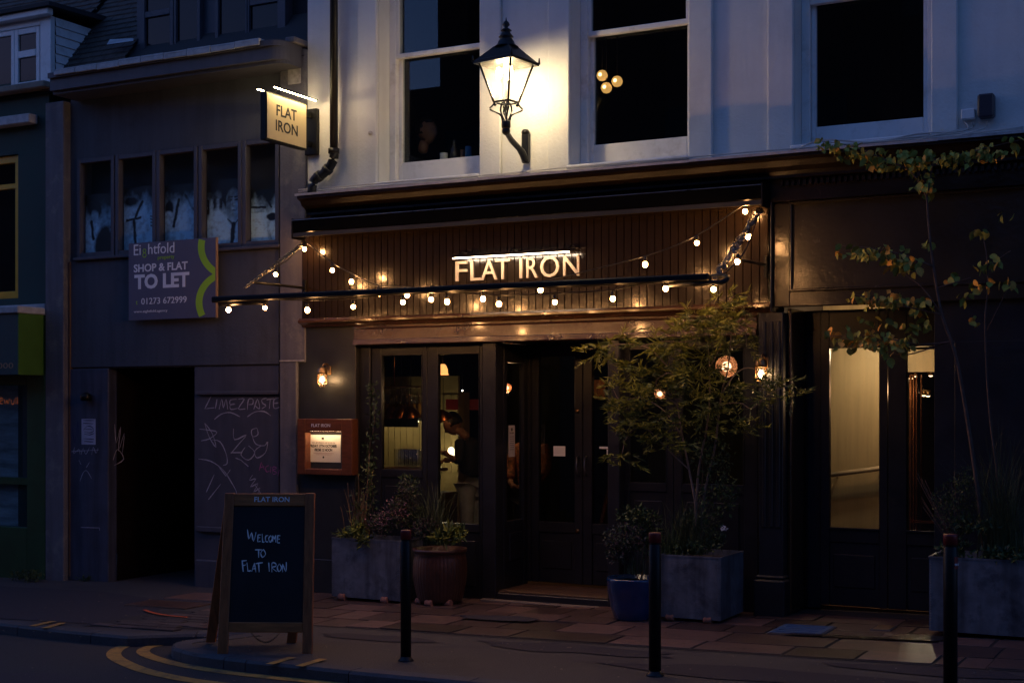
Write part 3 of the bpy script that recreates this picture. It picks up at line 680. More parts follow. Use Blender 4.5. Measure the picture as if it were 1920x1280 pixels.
# hidden shelf light above the bar wall
sh = thing('bar_shelf', 'long timber bar shelf with a light strip washing the boarded wall', 'shelf', (X(750, yb-.2), yb-.2, P(750, 780, yb).z))
B('shelf_board', m_shop, sh, bs0, X(800, yb-.1), yb-.28, yb-.002, P(750, 788, yb-.2).z, P(750, 783, yb-.2).z)
B('lip', m_shop, sh, bs0, X(800, yb-.1), yb-.29, yb-.281, P(750, 800, yb-.2).z, P(750, 783, yb-.2).z); B('light_strip', emit('bar_strip_glow', (1, .74, .36), 26), sh, bs0+.3, X(797, yb-.1), yb-.26, yb-.24, P(750, 790.5, yb-.2).z, P(750, 788.5, yb-.2).z)
bt = MB().lathe([(.03, 0), (.036, .01), (.036, .15), (.013, .2), (.013, .26), (.001, .26)], (0, 0, 0), 12).build('bottle', mat('amber_bottle', (.20, .09, .02), .15, objvar=.5)); btm = bt.data; bpy.data.objects.remove(bt)
for i in range(9):
    p = P(717+i*8.6, 783, yb-.14); o = link('bottle', btm, None, (p.x, yb-.14, P(750, 783, yb-.2).z+.001)); o.scale = (rnd.uniform(.8, 1.1),)*2+(rnd.uniform(.75, 1.05),); tag(o, '%s bottle from the left on the bar shelf' % ORD[i], 'bottle', 'bottles on the bar shelf')
cp = MB().lathe([(.004, .1), (.03, .09), (.07, .05), (.1, -.0), (.105, -.012), (.1, -.012), (.06, .04), (.004, .08)], (0, 0, 0), 18, caps=False).build('lamp_shade', m_copper); cpm = cp.data; bpy.data.objects.remove(cp)
for i, (a, b) in enumerate([(735, 778), (752, 776), (770, 778), (831, 785)]):
    p = P(a, b, 2.2); t = thing('copper_lamp', '%s copper bowl lamp hanging over the bar behind the window' % ORD[i], 'pendant lamp', p, group='copper bowl lamps over the bar'); link('lamp_shade', cpm, t).rotation_euler = (.3, rnd.uniform(-.3, .3), 0)
    MB().tube([p+Vector((0, 0, .09)), Vector((p.x, p.y, 2.42))], .003, 5).build('cord', m_cable, t); MB().sphere(p+Vector((0, 0, .01)), .016, 8).build('bulb', m_tungsten, t)
tb = thing('table_lamp', 'bright small lamp glowing behind the bar beside the leaning man', 'lamp', P(846, 862, yb-.25))
q = tb.location.copy(); MB().lathe([(.05, -.03), (.05, -.02), (.008, -.015), (.008, .03)], q, 12).build('base', m_brass, tb); MB().lathe([(.03, .03), (.035, .05), (.035, .12), (.02, .14), (.001, .145)], q, 12).build('lamp_shade', emit('table_lamp_glow', (1, .82, .5), 7), tb)
plight('glow', q+Vector((-.02, -.12, .1)), 9, (1, .78, .42), .05, tb)
# hanging wine glass rack
wr = thing('glass_rack', 'hanging rack of upside-down wine glasses inside the left shop window', 'glass rack', (X(752, 1.2), 1.2, P(752, 728, 1.2).z))
zr_ = P(752, 726, 1.2).z; B('rack_bar', m_copper, wr, X(716, 1.2), X(790, 1.2), 1.15, 1.25, zr_, zr_+.012)
MB().tube([(X(739, 1.2), 1.2, zr_+.01), (X(739, 1.2), 1.2, 2.4)], .006, 6).build('hanger', m_copper, wr)
gp = [(.032, 0), (.034, .002), (.005, -.006), (.004, -.06), (.02, -.075), (.034, -.1), (.034, -.13), (.028, -.155)]
gm = MB().lathe(gp, (0, 0, 0), 10, caps=False).build('wine_glass', g_clear); gme = gm.data; bpy.data.objects.remove(gm)
for j in range(2):
    for i in range(10):
        o = link('wine_glass', gme, None, (X(720+i*7.3, 1.2), 1.17+.07*j, zr_-.003)); tag(o, '%s wine glass from the left in the %s row of the hanging rack' % (ORD[i], ('front', 'back')[j]), 'wine glass', 'wine glasses hanging in the rack')
gt = MB().lathe([(.001, .004), (.03, .004), (.032, .02), (.034, .13), (.032, .13), (.03, .02)], (0, 0, 0), 10, caps=False).build('tumbler', g_clear); gtm = gt.data; bpy.data.objects.remove(gt)
ctz = P(760, 880, yw).z
B('window_bar', m_floorw, ri, X(700, .2), X(796, .2), .135, .6, ctz-.03, ctz)
for i in range(12):
    o = link('tumbler', gtm, None, (X(752+(i % 6)*7.2, .3), .25+.09*(i//6), ctz+.001)); o.scale = (1, 1, 1.3); tag(o, '%s tall tumbler from the left in the %s row on the window counter' % (ORD[i % 6], ('front', 'back')[i//6]), 'tumbler', 'tumblers on the window counter')
# pendants
def pendant(px, py, y, r, label, m=None, shade=None, e=.6, zc_=2.42):
    p = P(px, py, y); t = thing('pendant_lamp', label, 'pendant lamp', p)
    MB().tube([p+Vector((0, 0, r*.9)), Vector((p.x, p.y, zc_))], .003, 5).build('cord', m_cable, t)
    MB().sphere(p, r*.45, 12).build('bulb', m or m_tungsten, t)
    if shade: shade(p, r, t)
    if e: plight('glow', p+Vector((0, 0, -r*1.2)), e, (1, .6, .28), r*.5, t)
    return t
def dome(p, r, t): MB().lathe([(.02, r*1.1), (r*.7, r*.8), (r, r*.1), (r*1.05, -r*.7), (r*1.2, -r)], p, 18, caps=False).build('lamp_shade', mat('amber_glass_shade', (.7, .25, .07), .3, var=.2, emis=(1, .38, .10), es=.9), t)
g_amber = glass('amber_globe_glass', (.85, .5, .3), 1.5, .03); milky(g_amber, .3, (.9, .35, .15))
def globe(p, r, t):
    MB().sphere(p, r, 18, 1, 12).build('globe', g_amber, t)
pendant(830, 693, 1.6, .05, 'amber glass dome pendant behind the second shop window', shade=dome, e=.8)
pendant(950, 727, 1.3, .045, 'small globe pendant seen through the doorway side window', emit('white_filament', (1, .85, .68), 14), globe, e=5)
pendant(1237, 738, .9, .05, 'lower of two small bright pendants half hidden behind the centre tree', emit('white_filament', (1, .85, .68), 14), globe, e=.2)
pendant(1196, 716, 1.0, .035, 'small bright pendant left of the others behind the centre tree', emit('white_filament', (1, .85, .68), 14), globe, e=.1)
pendant(1362, 687, .7, .09, 'large copper globe pendant glowing behind the top right of the centre tree', emit('white_filament', (1, .85, .68), 14), globe, e=.6)
pendant(867, 732, 3.0, .02, 'tiny downlight above the leaning man', emit('white_filament', (1, .85, .68), 14), None, e=.1)
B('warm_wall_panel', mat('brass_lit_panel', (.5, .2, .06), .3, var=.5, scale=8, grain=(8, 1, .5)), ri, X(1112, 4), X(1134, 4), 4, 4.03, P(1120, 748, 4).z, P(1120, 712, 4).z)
plight('sconce_glow', P(1123, 722, 3.75), .8, (1, .5, .18), .03, ri)
# framed menu notice in the side window, table behind right window
nx = rx+.03
pp = thing('notice_paper', 'white paper notice with a black emblem taped in the doorway side window', 'notice', (nx, .3, 1.3))
ya = .26; y2 = .26+.115
B('sheet', m_paper, pp, nx, nx+.0012, ya, y2, P(950, 856, .3).z, P(950, 797, .3).z)
zz = P(950, 812, .3).z
text('FLAT IRON', .07, .009, (nx+.0014, ya+.02, zz), (0, 1, 0), m_ink, pp)
B('emblem', m_ink, pp, nx+.0013, nx+.002, ya+.045, ya+.07, zz+.02, zz+.045)
for k in range(7): B('text_line', m_ink, pp, nx+.0013, nx+.0016, ya+.02+.004*(k % 3), y2-.018, zz-.03-k*.018, zz-.027-k*.018)
tt = thing('side_table', 'timber side table inside the right shop window, red brown drawer front', 'table', (X(1230, .5), .5, zi))
tz = P(1230, 908, .45).z; MB().bbox(X(1187, .45), X(1290, .45), .3, .75, tz-.03, tz, b=.006).build('tabletop', m_floorw, tt)
MB().bbox(X(1215, .45), X(1280, .45), .34, .7, zi, tz-.032, b=.006).build('drawer_front', mat('red_brown_timber', (.16, .045, .02), .4, var=.3), tt)
nb_ = thing('napkin_bowl', 'small bowl with a cup and utensil on the side table', 'bowl', (X(1268, .42), .42, tz))
MB().lathe([(.03, .001), (.05, .01), (.06, .012), (.05, .006), (.001, .006)], nb_.location.copy(), 16).build('saucer', m_whitewood, nb_)
MB().lathe([(.02, .012), (.03, .03), (.03, .05), (.001, .045)], nb_.location.copy(), 14).build('cup', m_terra2, nb_)
MB().tube([nb_.location+Vector((-.04, 0, .012)), nb_.location+Vector((-.07, 0, .11))], .004, 6).build('utensil', m_steel, nb_)

# ================================================================ people
def skin(name, V, E, Rr, m, parent, sub=2, root=0):
    me = bpy.data.meshes.new(name); me.from_pydata([tuple(v) for v in V], E, []); me.update()
    o = bpy.data.objects.new(name, me); COL.objects.link(o)
    sk = o.modifiers.new('s', 'SKIN'); sk.use_smooth_shade = True
    dv = me.skin_vertices[0].data
    for i, r in enumerate(Rr):
        dv[i].radius = (r, r) if not isinstance(r, tuple) else r; dv[i].use_root = (i == root)
    ss = o.modifiers.new('b', 'SUBSURF'); ss.levels = sub; ss.render_levels = sub
    bpy.context.view_layer.update()
    nm = bpy.data.meshes.new_from_object(o.evaluated_get(bpy.context.evaluated_depsgraph_get()))
    bpy.data.objects.remove(o); nm.materials.clear(); nm.materials.append(m)
    for p in nm.polygons: p.use_smooth = True; p.material_index = 0
    return link(name, nm, parent)
def head(c, d, parent, hair=m_hair, s=1.0, cap=True, bun=False):
    """c centre of the head, d facing direction; face with nose, brow, chin and ears; hair a separate shell"""
    c = Vector(c); d = Vector(d).normalized(); up = Vector((0, 0, 1))-d*d.z; up.normalize(); sd = d.cross(up)
    bm = bmesh.new(); bmesh.ops.create_icosphere(bm, subdivisions=4, radius=1)
    for v in bm.verts:
        a, b, u = v.co.x, v.co.y, v.co.z     # a forward, b side, u up
        x = a*.098; y = b*.075; z = u*.118
        if u < -.2: x += .010*(-u) if a > 0 else .03*(-u); y *= 1-.3*(-u-.2)
        if a > .75 and abs(b) < .28 and -.42 < u < .22: x += .028*(1-abs(b)/.28)*(1-abs(u+.22)/.48)
        if a > .6 and .1 < u < .34: x += .005
        for ey in (-.34, .34):
            q = math.hypot((b-ey)/.2, (u-.02)/.13)
            if a > .4 and q < 1: x -= .012*(1-q)
        q = math.hypot(b/.3, (u+.55)/.07)
        if a > .3 and q < 1: x += .004*(1-q)
        q = math.hypot((a+.05)/.16, u/.26)
        if abs(b) > .8 and q < 1: y += math.copysign(.014*(1-q*q), b)
        v.co = Vector((x, y, z))*s
    me = bpy.data.meshes.new('head'); bm.to_mesh(me); bm.free(); me.materials.append(m_skin)
    for p in me.polygons: p.use_smooth = True
    M4 = Matrix((d, sd, up)).transposed()
    for v in me.vertices: v.co = M4 @ v.co+c-wloc(parent)
    h = link('head', me, parent)
    bm = bmesh.new(); bmesh.ops.create_icosphere(bm, subdivisions=3, radius=1)
    for v in bm.verts:
        a, b, u = v.co
        k = 1.0
        x, y, z = a*.106, b*.084, u*.126
        if a > .25 and u < .45: k = .6
        if u < -.35: k = .7
        v.co = Vector((x*k-.006, y*k, z*k+.004))*s*(1+.02*math.sin(9*a+7*b))
    me2 = bpy.data.meshes.new('hair'); bm.to_mesh(me2); bm.free(); me2.materials.append(hair)
    for p in me2.polygons: p.use_smooth = True
    for v in me2.vertices: v.co = M4 @ v.co+c-wloc(parent)
    link('hair', me2, parent)
def hand(w, d, nrm, parent, s=1.0, curl=.5):
    """w wrist, d forward, nrm palm normal; palm and five curled fingers in one skinned surface"""
    w = Vector(w); d = Vector(d).normalized(); nrm = Vector(nrm); nrm = (nrm-d*nrm.dot(d)).normalized(); sd = d.cross(nrm)
    V = [w-d*.02, w+d*.03*s, w+d*.055*s]; E = [(0, 1), (1, 2)]; Rr = [.022*s, (.02*s, .03*s), (.016*s, .034*s)]
    for i, (o, L) in enumerate([(-.028, .07), (-.010, .08), (.009, .075), (.027, .058)]):
        a = w+d*.06*s+sd*o*s; b = a+(d*.6+nrm*.1)*L*.5*s; c_ = b+(d*(1-curl)+nrm*curl).normalized()*L*.35*s; e = c_+(d*(1-2*curl)+nrm).normalized()*L*.25*s
        n = len(V); V += [a, b, c_, e]; E += [(2, n), (n, n+1), (n+1, n+2), (n+2, n+3)]; Rr += [.009*s, .0085*s, .008*s, .0065*s]
    n = len(V); a = w+d*.02*s-sd*.03*s; b = a+(d*.5-sd*.6+nrm*.3).normalized()*.03*s; c_ = b+(d*.8+nrm*.4).normalized()*.03*s
    V += [a, b, c_]; E += [(1, n), (n, n+1), (n+1, n+2)]; Rr += [.012*s, .010*s, .008*s]
    o = wloc(parent); return skin('hand', [v-o for v in V], E, Rr, m_skin, parent, 1)
# man leaning over the bar
yc = 2.35; bx = X(880, yc)
chef = thing('person', 'man in a dark shirt and pale trousers leaning over the bar behind the shop window', 'person', (bx, yc, zi))
hp = P(849, 794, yc); shp = P(878, 822, yc); hip = P(882, 893, yc); o = wloc(chef)
def L_(v): return Vector(v)-o
V = [hip+Vector((0, 0, .0)), hip.lerp(shp, .35)+Vector((.01, 0, 0)), hip.lerp(shp, .75)+Vector((.02, 0, 0)), shp, shp.lerp(hp, .5)+Vector((.0, 0, .0)), hp+Vector((.01, 0, -.05))]
E = [(0, 1), (1, 2), (2, 3), (3, 4), (4, 5)]; Rr = [(.15, .13), (.14, .12), (.17, .13), (.12, .10), .055, .05]
shirt = skin('shirt', [L_(v) for v in V[:4]], E[:3], Rr[:4], m_cloth, chef, 2)
skin('neck', [L_(v) for v in V[3:]], [(0, 1), (1, 2)], [.05, .05, .048], m_skin, chef, 1)
head(hp, (-.86, -.1, -.5), chef)
el = P(862, 852, yc-.2); wr_ = P(846, 846, yc-.3)
for (yy, el, wr_) in [(-.16, P(860, 866, yc-.25), P(841, 853, yc-.35)), (.16, P(866, 860, yc+.15), P(843, 862, yc+.05))]:
    s0 = shp+Vector((0, yy, 0))
    skin('sleeve', [L_(s0), L_(s0.lerp(el, .5)), L_(el), L_(el.lerp(wr_, .4))], [(0, 1), (1, 2), (2, 3)], [.07, .055, .05, .045], m_cloth, chef, 2)
    skin('forearm', [L_(el.lerp(wr_, .3)), L_(wr_)], [(0, 1)], [.036, .024], m_skin, chef, 2)
    hand(wr_, wr_-el, (0, 0, -1), chef)
tr_ = [hip+Vector((0, 0, .03))]
Vt = [hip, hip+Vector((.0, -.09, -.1)), hip+Vector((.02, -.1, -.42)), Vector((hip.x+.03, yc-.1, zi+.09)), hip+Vector((0, .09, -.1)), hip+Vector((.02, .1, -.42)), Vector((hip.x+.03, yc+.1, zi+.09))]
skin('trousers', [L_(v) for v in Vt], [(0, 1), (1, 2), (2, 3), (0, 4), (4, 5), (5, 6)], [(.155, .14), .1, .07, .05, .1, .07, .05], m_apron, chef, 2)
for yy in (-.1, .1): skin('shoe', [L_((hip.x+.07, yc+yy, zi+.045)), L_((hip.x-.05, yc+yy, zi+.04)), L_((hip.x-.17, yc+yy, zi+.03))], [(0, 1), (1, 2)], [.045, .045, .035], m_cloth, chef, 2)
# standing person in a russet leaf print blouse, seen through side window and door glass
yp = 1.55; wx = X(994, yp)
wo = thing('person', 'person in a russet leaf-print blouse standing inside behind the glass doors', 'person', (wx, yp, zi)); o = wloc(wo)
hp = P(993, 793, yp)
sz = P(993, 828, yp).z; hz = P(993, 925, yp).z
def Lw(v): return Vector(v)-o
skin('blouse', [Lw((wx, yp, hz)), Lw((wx, yp, (sz+hz)/2)), Lw((wx, yp, sz-.1)), Lw((wx, yp, sz-.0)), Lw((wx-.15, yp, sz-.06)), Lw((wx-.19, yp-.05, sz-.25)), Lw((wx-.15, yp-.13, sz-.36)), Lw((wx+.15, yp, sz-.06)), Lw((wx+.19, yp-.05, sz-.25)), Lw((wx+.15, yp-.13, sz-.36))],
     [(0, 1), (1, 2), (2, 3), (2, 4), (4, 5), (5, 6), (2, 7), (7, 8), (8, 9)], [(.15, .12), (.13, .11), (.15, .11), .07, .07, .06, .055, .07, .06, .055], m_flo, wo, 2)
skin('neck', [Lw((wx, yp, sz-.02)), Lw((wx, yp, sz+.06)), Lw(hp-Vector((0, 0, .06)))], [(0, 1), (1, 2)], [.05, .045, .045], m_skin, wo, 1)
head(hp+Vector((0, 0, .03)), (-.3, -1, -.1), wo)
for sx in (-1, 1):
    a = Vector((wx+sx*.15, yp-.13, sz-.36)); b = Vector((wx+sx*.06, yp-.24, sz-.40))
    skin('forearm', [Lw(a), Lw(b)], [(0, 1)], [.035, .022], m_skin, wo, 1); hand(b, b-a, (0, 0, 1), wo)
Vt = [(wx, yp, hz+.02), (wx-.08, yp, hz-.12), (wx-.09, yp, hz-.42), (wx-.09, yp, zi+.09), (wx+.08, yp, hz-.12), (wx+.09, yp, hz-.42), (wx+.09, yp, zi+.09)]
skin('trousers', [Lw(v) for v in Vt], [(0, 1), (1, 2), (2, 3), (0, 4), (4, 5), (5, 6)], [(.14, .12), .095, .07, .05, .095, .07, .05], m_cloth, wo, 2)
for sx in (-.09, .09): skin('shoe', [Lw((wx+sx, yp+.05, zi+.04)), Lw((wx+sx, yp-.15, zi+.03))], [(0, 1)], [.045, .035], m_cloth, wo, 2)
# person upstairs, dim
yu = .95; hp = P(800, 246, yu)
pu = thing('person', 'dim figure in profile sitting behind the left upstairs window', 'person', (hp.x-.15, yu, zsill-.85)); o = wloc(pu)
head(hp, (1, -.1, 0), pu, s=1.05)
c0 = hp+Vector((-.02, 0, -.12)); c1 = hp+Vector((-.07, 0, -.235)); c2 = hp+Vector((-.16, 0, -.6))
skin('neck', [c0-o+Vector((0, 0, .05)), c1-o+Vector((.02, 0, .02))], [(0, 1)], [.05, .055], m_skin, pu, 1)
skin('jumper', [c2-o, c1-o, c1-o+Vector((0, -.2, -.06)), c1-o+Vector((.05, -.24, -.3)), c1-o+Vector((.25, -.1, -.38)), c1-o+Vector((0, .2, -.06)), c1-o+Vector((.05, .24, -.3)), c1-o+Vector((.25, .1, -.38))], [(0, 1), (1, 2), (2, 3), (3, 4), (1, 5), (5, 6), (6, 7)], [(.17, .13), (.16, .11), .075, .06, .05, .075, .06, .05], m_cloth, pu, 2)
for sy in (-1, 1): hand(c1+Vector((.27, sy*.1, -.38)), (1, 0, 0), (0, 0, -1), pu)
skin('trousers', [c2-o, c2-o+Vector((.2, -.1, -.03)), c2-o+Vector((.45, -.1, -.02)), Vector((.50, -.1, .1)), c2-o+Vector((.2, .1, -.03)), c2-o+Vector((.45, .1, -.02)), Vector((.50, .1, .1))], [(0, 1), (1, 2), (2, 3), (0, 4), (4, 5), (5, 6)], [(.16, .14), .1, .07, .05, .1, .07, .05], m_cloth, pu, 2)
# things on the window sill upstairs
def small(name, label, cat, px, py, y, prof, m, **kw):
    p = P(px, py, y); p.z = zsl; return tag(MB().lathe(prof, p, 14).build(name, m), label, cat)
zsl = P(830, 300, .3).z
B('inner_sill', m_whitewood, rb, OPN[0][0]-.1, OPN[0][1]+.2, .30, .6, zsl-.03, zsl-.001)
small('mug', 'white mug on the left upstairs window sill', 'mug', 832, 298, .36, [(.03, 0), (.034, .004), (.035, .07), (.033, .07), (.031, .01), (.001, .01)], m_whitewood)
small('bottle', 'clear glass bottle on the left upstairs window sill', 'bottle', 851, 296, .36, [(.03, 0), (.033, .01), (.033, .09), (.012, .125), (.011, .16), (.014, .16), (.014, .17), (.001, .17)], g_clear)
small('drink_can', 'blue drinks can on the left upstairs window sill', 'can', 878, 295, .36, [(.026, 0), (.028, .006), (.028, .1), (.024, .108), (.001, .108)], mat('blue_can', (.02, .14, .3), .3))
small('jar', 'orange jar between the bottle and the blue can upstairs', 'jar', 868, 296, .4, [(.02, 0), (.022, .006), (.022, .09), (.001, .092)], mat('orange_jar', (.3, .1, .03), .3))
# pendant cluster upstairs
for k, (a, b, lb) in enumerate([(1122, 142, 'upper left globe of the three glowing pendants in the middle upstairs window'), (1130, 165, 'lowest globe of the three glowing pendants in the middle upstairs window'), (1150, 153, 'right globe of the three glowing pendants in the middle upstairs window')]):
    p = P(a+7, b, 1.15); t = thing('pendant_lamp', lb, 'pendant lamp', p, group='three globe pendants in the middle upstairs window')
    MB().tube([p+Vector((0, 0, .045)), Vector((p.x, p.y, zhead+.25))], .003, 5).build('cord', m_cable, t)
    bm = bmesh.new(); bmesh.ops.create_icosphere(bm, subdivisions=2, radius=.05)
    for v in bm.verts: v.co += p-wloc(t)
    me = bpy.data.meshes.new('globe'); bm.to_mesh(me); bm.free(); me.materials.append(mat('frilled_amber_globe', (.6, .35, .1), .5, var=.8, scale=38, bump=1, bscale=40, emis=(1, .50, .13), es=.36)); link('globe', me, t)
    MB().sphere(p+Vector((0, -.045, 0)), .016, 8).build('bulb', m_tungsten, t)

# ================================================================ VACANT BUILDING (slate grey)
vb = thing('vacant_building', 'dark slate grey vacant shop with five poster windows and a tiled roof', 'building', (-9, .2, -.05))
x0, x1 = X(93, 0), X(525, 0); xq = X(128, 0)
zled = P(320, 103, -.35).z; zlb = P(320, 143, -.35).z
wt = P(340, 277, .03).z; wb_ = P(300, 467, .03).z; zpan = P(320, 686, .0).z
yv0 = .03
W5 = [(150, 210), (222, 288), (299, 366), (378, 449), (460, 529)]
m_ = MB(); m_.box(xq, X(528, yv0), yv0, .3, wt, zlb+.05); m_.box(xq, X(528, yv0), yv0, .3, zpan-.01, wb_-.03)
m_.box(x0, xL-.01, 5.9, 6.1, -.1, 6.5); m_.box(xq, X(146, yv0), yv0+.003, .3, wb_-.03, wt)
m_.build('wall', m_greywall, vb)
B('pilaster', m_greypil, vb, x0, xq-.002, -.06, .3, P(110, 1085, 0).z-.02, zlb, bev=.008)
B('pilaster', m_greypil, vb, X(524, -.03), xL-.003, -.03, .3, P(550, 680, 0).z, zled-.02, bev=.01)
B('pilaster', m_greypil, vb, X(524, -.045), xq0-.003, -.045, .3, gz(-7.5)-.05, P(550, 676, 0).z, bev=.01)
B('peeling_plate', mat('flaking_pale_paint', (.34, .32, .31), .7, var=.3, scale=20, bump=.6, bscale=20), vb, X(540, -.04), X(563, -.04), -.042, -.031, P(550, 160, 0).z, P(550, 106, 0).z)
B('drip_edge', mat('flaking_pale_paint', (.34, .32, .31)), vb, X(524, -.05), xL-.004, -.052, -.0455, P(550, 676, 0).z-.008, P(550, 676, 0).z+.004)
# panel below the windows: raised sheet with thin edge
B('cover_panel', m_greywall, vb, X(131, .01), X(523, .01), .01, .029, zpan, wb_-.07, bev=.005)
B('window_sill', m_greytrim, vb, X(140, .0), X(527, .0), -.03, .03, wb_-.065, wb_-.035, bev=.006)
m_metalcorner = mat('copper_edge_strip', (.24, .14, .08), .45, metal=.5)
B('corner_strip', m_metalcorner, vb, X(128, -.01), X(130.5, -.01), -.005, .0295, P(130, 1080, 0).z, wb_-.07)
# windows with posters
import_seed = 3
def clampc(c): return tuple(max(0, min(1, q)) for q in c)+(1,)
def sst(a, b, x): t = max(0, min(1, (x-a)/(b-a))); return t*t*(3-2*t)
def ell(u, v, cu, cv, ru, rv, soft=.15, rot=0):
    du, dv = u-cu, v-cv
    if rot: du, dv = du*math.cos(rot)+dv*math.sin(rot), -du*math.sin(rot)+dv*math.cos(rot)
    return 1-sst(1-soft, 1+soft, math.hypot(du/ru, dv/rv))
def seg(u, v, a, b, w, soft=.4):
    ax, ay = a; bx_, by = b; L2 = (bx_-ax)**2+(by-ay)**2; t = max(0, min(1, ((u-ax)*(bx_-ax)+(v-ay)*(by-ay))/L2))
    return 1-sst(w*(1-soft), w*(1+soft), math.hypot(u-ax-t*(bx_-ax), v-ay-t*(by-ay)))
from mathutils import noise as mn
def fbm(u, v, s, o=0): return .5+.5*(mn.noise(Vector((u*s, v*s, o)))+.5*mn.noise(Vector((u*s*2.1, v*s*2.1, o+5)))+.25*mn.noise(Vector((u*s*4.3, v*s*4.3, o+9))))
def pic(i, u, v):
    """pale monochrome photograph print, u right 0..1, v up 0..1.8; value 0..1"""
    u0, v0 = u, v; u = u+.035*(fbm(u0, v0, 6, i+3)-.5); v = v+.035*(fbm(u0, v0, 6, i+20)-.5)
    n = fbm(u, v, 3, i*7.3); val = .35+.5*n; 
    def put(x, k, mk): return x*(1-mk)+k*mk
    if i == 0:
        val = .25+.35*n; val = put(val, .75, ell(u, v, .2, .45, .3, .5, .3)); val = put(val, .04, ell(u, v, .62, .18, .3, .45, .25)); val = put(val, .06, ell(u, v, .32, 1.05, .2, .2, .3)); val = put(val, .6, ell(u, v, .3, .92, .12, .16, .3)); val = put(val, .05, seg(u, v, (.2, .78), (.26, .35), .04)); val = put(val, .08, seg(u, v, (.85, .6), (.95, .95), .03))
    if i == 1:
        val = .55+.35*n; val = put(val, .05, seg(u, v, (.3, .7), (.36, .0), .04)); val = put(val, .05, seg(u, v, (.3, .7), (.55, 1.1), .03)); val = put(val, .1, seg(u, v, (.1, .7), (.5, .75), .03))
        for k in range(4): val = put(val, .05, seg(u, v, (.8, .55+k*.07), (1.0, .5+k*.07), .016))
        val = put(val, .15, ell(u, v, .2, 1.12, .2, .1, .4))
    if i == 2:
        val = .4+.4*n; val = put(val, .8, ell(u, v, .75, .5, .4, .6, .3)); val = put(val, .04, ell(u, v, .12, .9, .12, .2, .3)); val = put(val, .7, ell(u, v, .1, .72, .14, .14, .3)); val = put(val, .05, seg(u, v, (.42, 1.1), (.25, .5), .04)); val = put(val, .05, seg(u, v, (.0, .05), (.45, .02), .07)); val = put(val, .35, seg(u, v, (.6, 1.2), (.9, .8), .03)); val = put(val, .75, ell(u, v, .85, 1.15, .13, .22, .3))
    if i == 3:
        val = .25+.3*n
        for k in range(5): val = put(val, .7*(k % 2), seg(u, v, (.03+k*.09, .65), (.03+k*.09, 1.0), .03, .2))
        val = put(val, .78, ell(u, v, .3, .3, .38, .5, .2)); val = put(val, .82, ell(u, v, .85, .15, .35, .48, .2))
        val = put(val, .03, ell(u, v, .74, 1.12, .32, .4, .12)); val = put(val, .62, ell(u, v, .74, .92, .2, .36, .16)); val = put(val, .55, seg(u, v, (.74, .6), (.74, .5), .11))
        for ex in (-.085, .085): val = put(val, .10, ell(u, v, .74+ex, .975, .055, .028, .7)); val = put(val, .16, seg(u, v, (.74+ex*.4, 1.035), (.74+ex*1.7, 1.05), .016, .8))
        val = put(val, .30, ell(u, v, .61, .88, .07, .3, .5)); val = put(val, .42, seg(u, v, (.72, .97), (.715, .87), .018, .9)); val = put(val, .34, ell(u, v, .745, .835, .045, .018, .8)); val = put(val, .22, ell(u, v, .742, .755, .06, .022, .7))
        val = put(val, .02, seg(u, v, (.74, .44), (.7, .0), .055)); val = put(val, .05, seg(u, v, (.58, .56), (.74, .42), .014)); val = put(val, .05, seg(u, v, (.92, .56), (.74, .42), .014))
    if i == 4:
        val = .4+.5*n; val = put(val, .86, 1 if (abs(u-.28-(v-.4)*-.12) < .27 and .08 < v < .82) else 0); val = put(val, .8, 1 if (abs(u-.82+(v-.3)*.3) < .16 and .0 < v < .5) else 0); val = put(val, .05, ell(u, v, .75, .68, .2, .1, .2)); val = put(val, .08, seg(u, v, (.55, 1.25), (.7, .95), .03)); val = put(val, .1, seg(u, v, (.02, .98), (.5, .96), .03))
        for k in range(8):
            if .08 < u < .48: val *= 1-.2*seg(u, v, (.05, .2+k*.075), (.5, .17+k*.075), .006)
    val *= .62+.75*fbm(u0, v0, 9, i+40); val += .22*(fbm(u0, v0, 4.5, i+60)-.5)
    top = sst(1.5, .75, v+.35*(fbm(u, 0, 2.5, i)-.5)) if v > .5 else 1
    val *= top
    val = max(.01, min(1, (val-.12)*1.45)); return (val*.56, val*.86, val*.98)
def photo_mat():
    m = mat('printed_window_photograph', (.5, .5, .5), .45, bump=0); nt = m.node_tree; a = nt.nodes.new('ShaderNodeVertexColor'); a.layer_name = 'Col'
    nt.links.new(a.outputs[0], nt.nodes['Principled BSDF'].inputs['Base Color']); return m
m_photo = photo_mat()
for i, (a, b) in enumerate(W5):
    xa, xb2 = X(a-5, yv0), X(b+5, yv0)
    if i == 4: xb2 = X(524, yv0)
    w = framed(vb, xa, xb2, wb_-.032, wt-.002, .02, .045, .07, m_greytrim, gl=g_shop, py=.7)
    nu, nv = 56, 100; ga, gb = xa+.045, xb2-.045; z0_ = wb_+.012; H = 1.5*(gb-ga)
    z1_ = min(wt-.05, z0_+1.45*(gb-ga)); mbp = MB(); vs = []; cols = []
    for j in range(nv+1):
        for k in range(nu+1):
            vs.append((ga+(gb-ga)*k/nu, .095, z0_+(z1_-z0_)*j/nv)); cols.append(clampc(pic(i, k/nu, 1.45*j/nv)))
    mbp.add(vs, [(j*(nu+1)+k, j*(nu+1)+k+1, (j+1)*(nu+1)+k+1, (j+1)*(nu+1)+k) for j in range(nv) for k in range(nu)])
    po = mbp.build('poster', m_photo, w, raw=True); po['label'] = ['faded photo print of figures in white shirts', 'photo print of a clock dial and arm', 'photo print of a raised hand and bow', 'photo print of a young woman in white shirt and dark tie', 'photo print of pinned paper sheets'][i]
    ca = po.data.color_attributes.new('Col', 'FLOAT_COLOR', 'POINT'); ca.data.foreach_set('color', [c for q in cols for c in q])
B('dark_lining', m_roomd, vb, xq, X(522, .25), .22, .28, wb_-.1, wt)
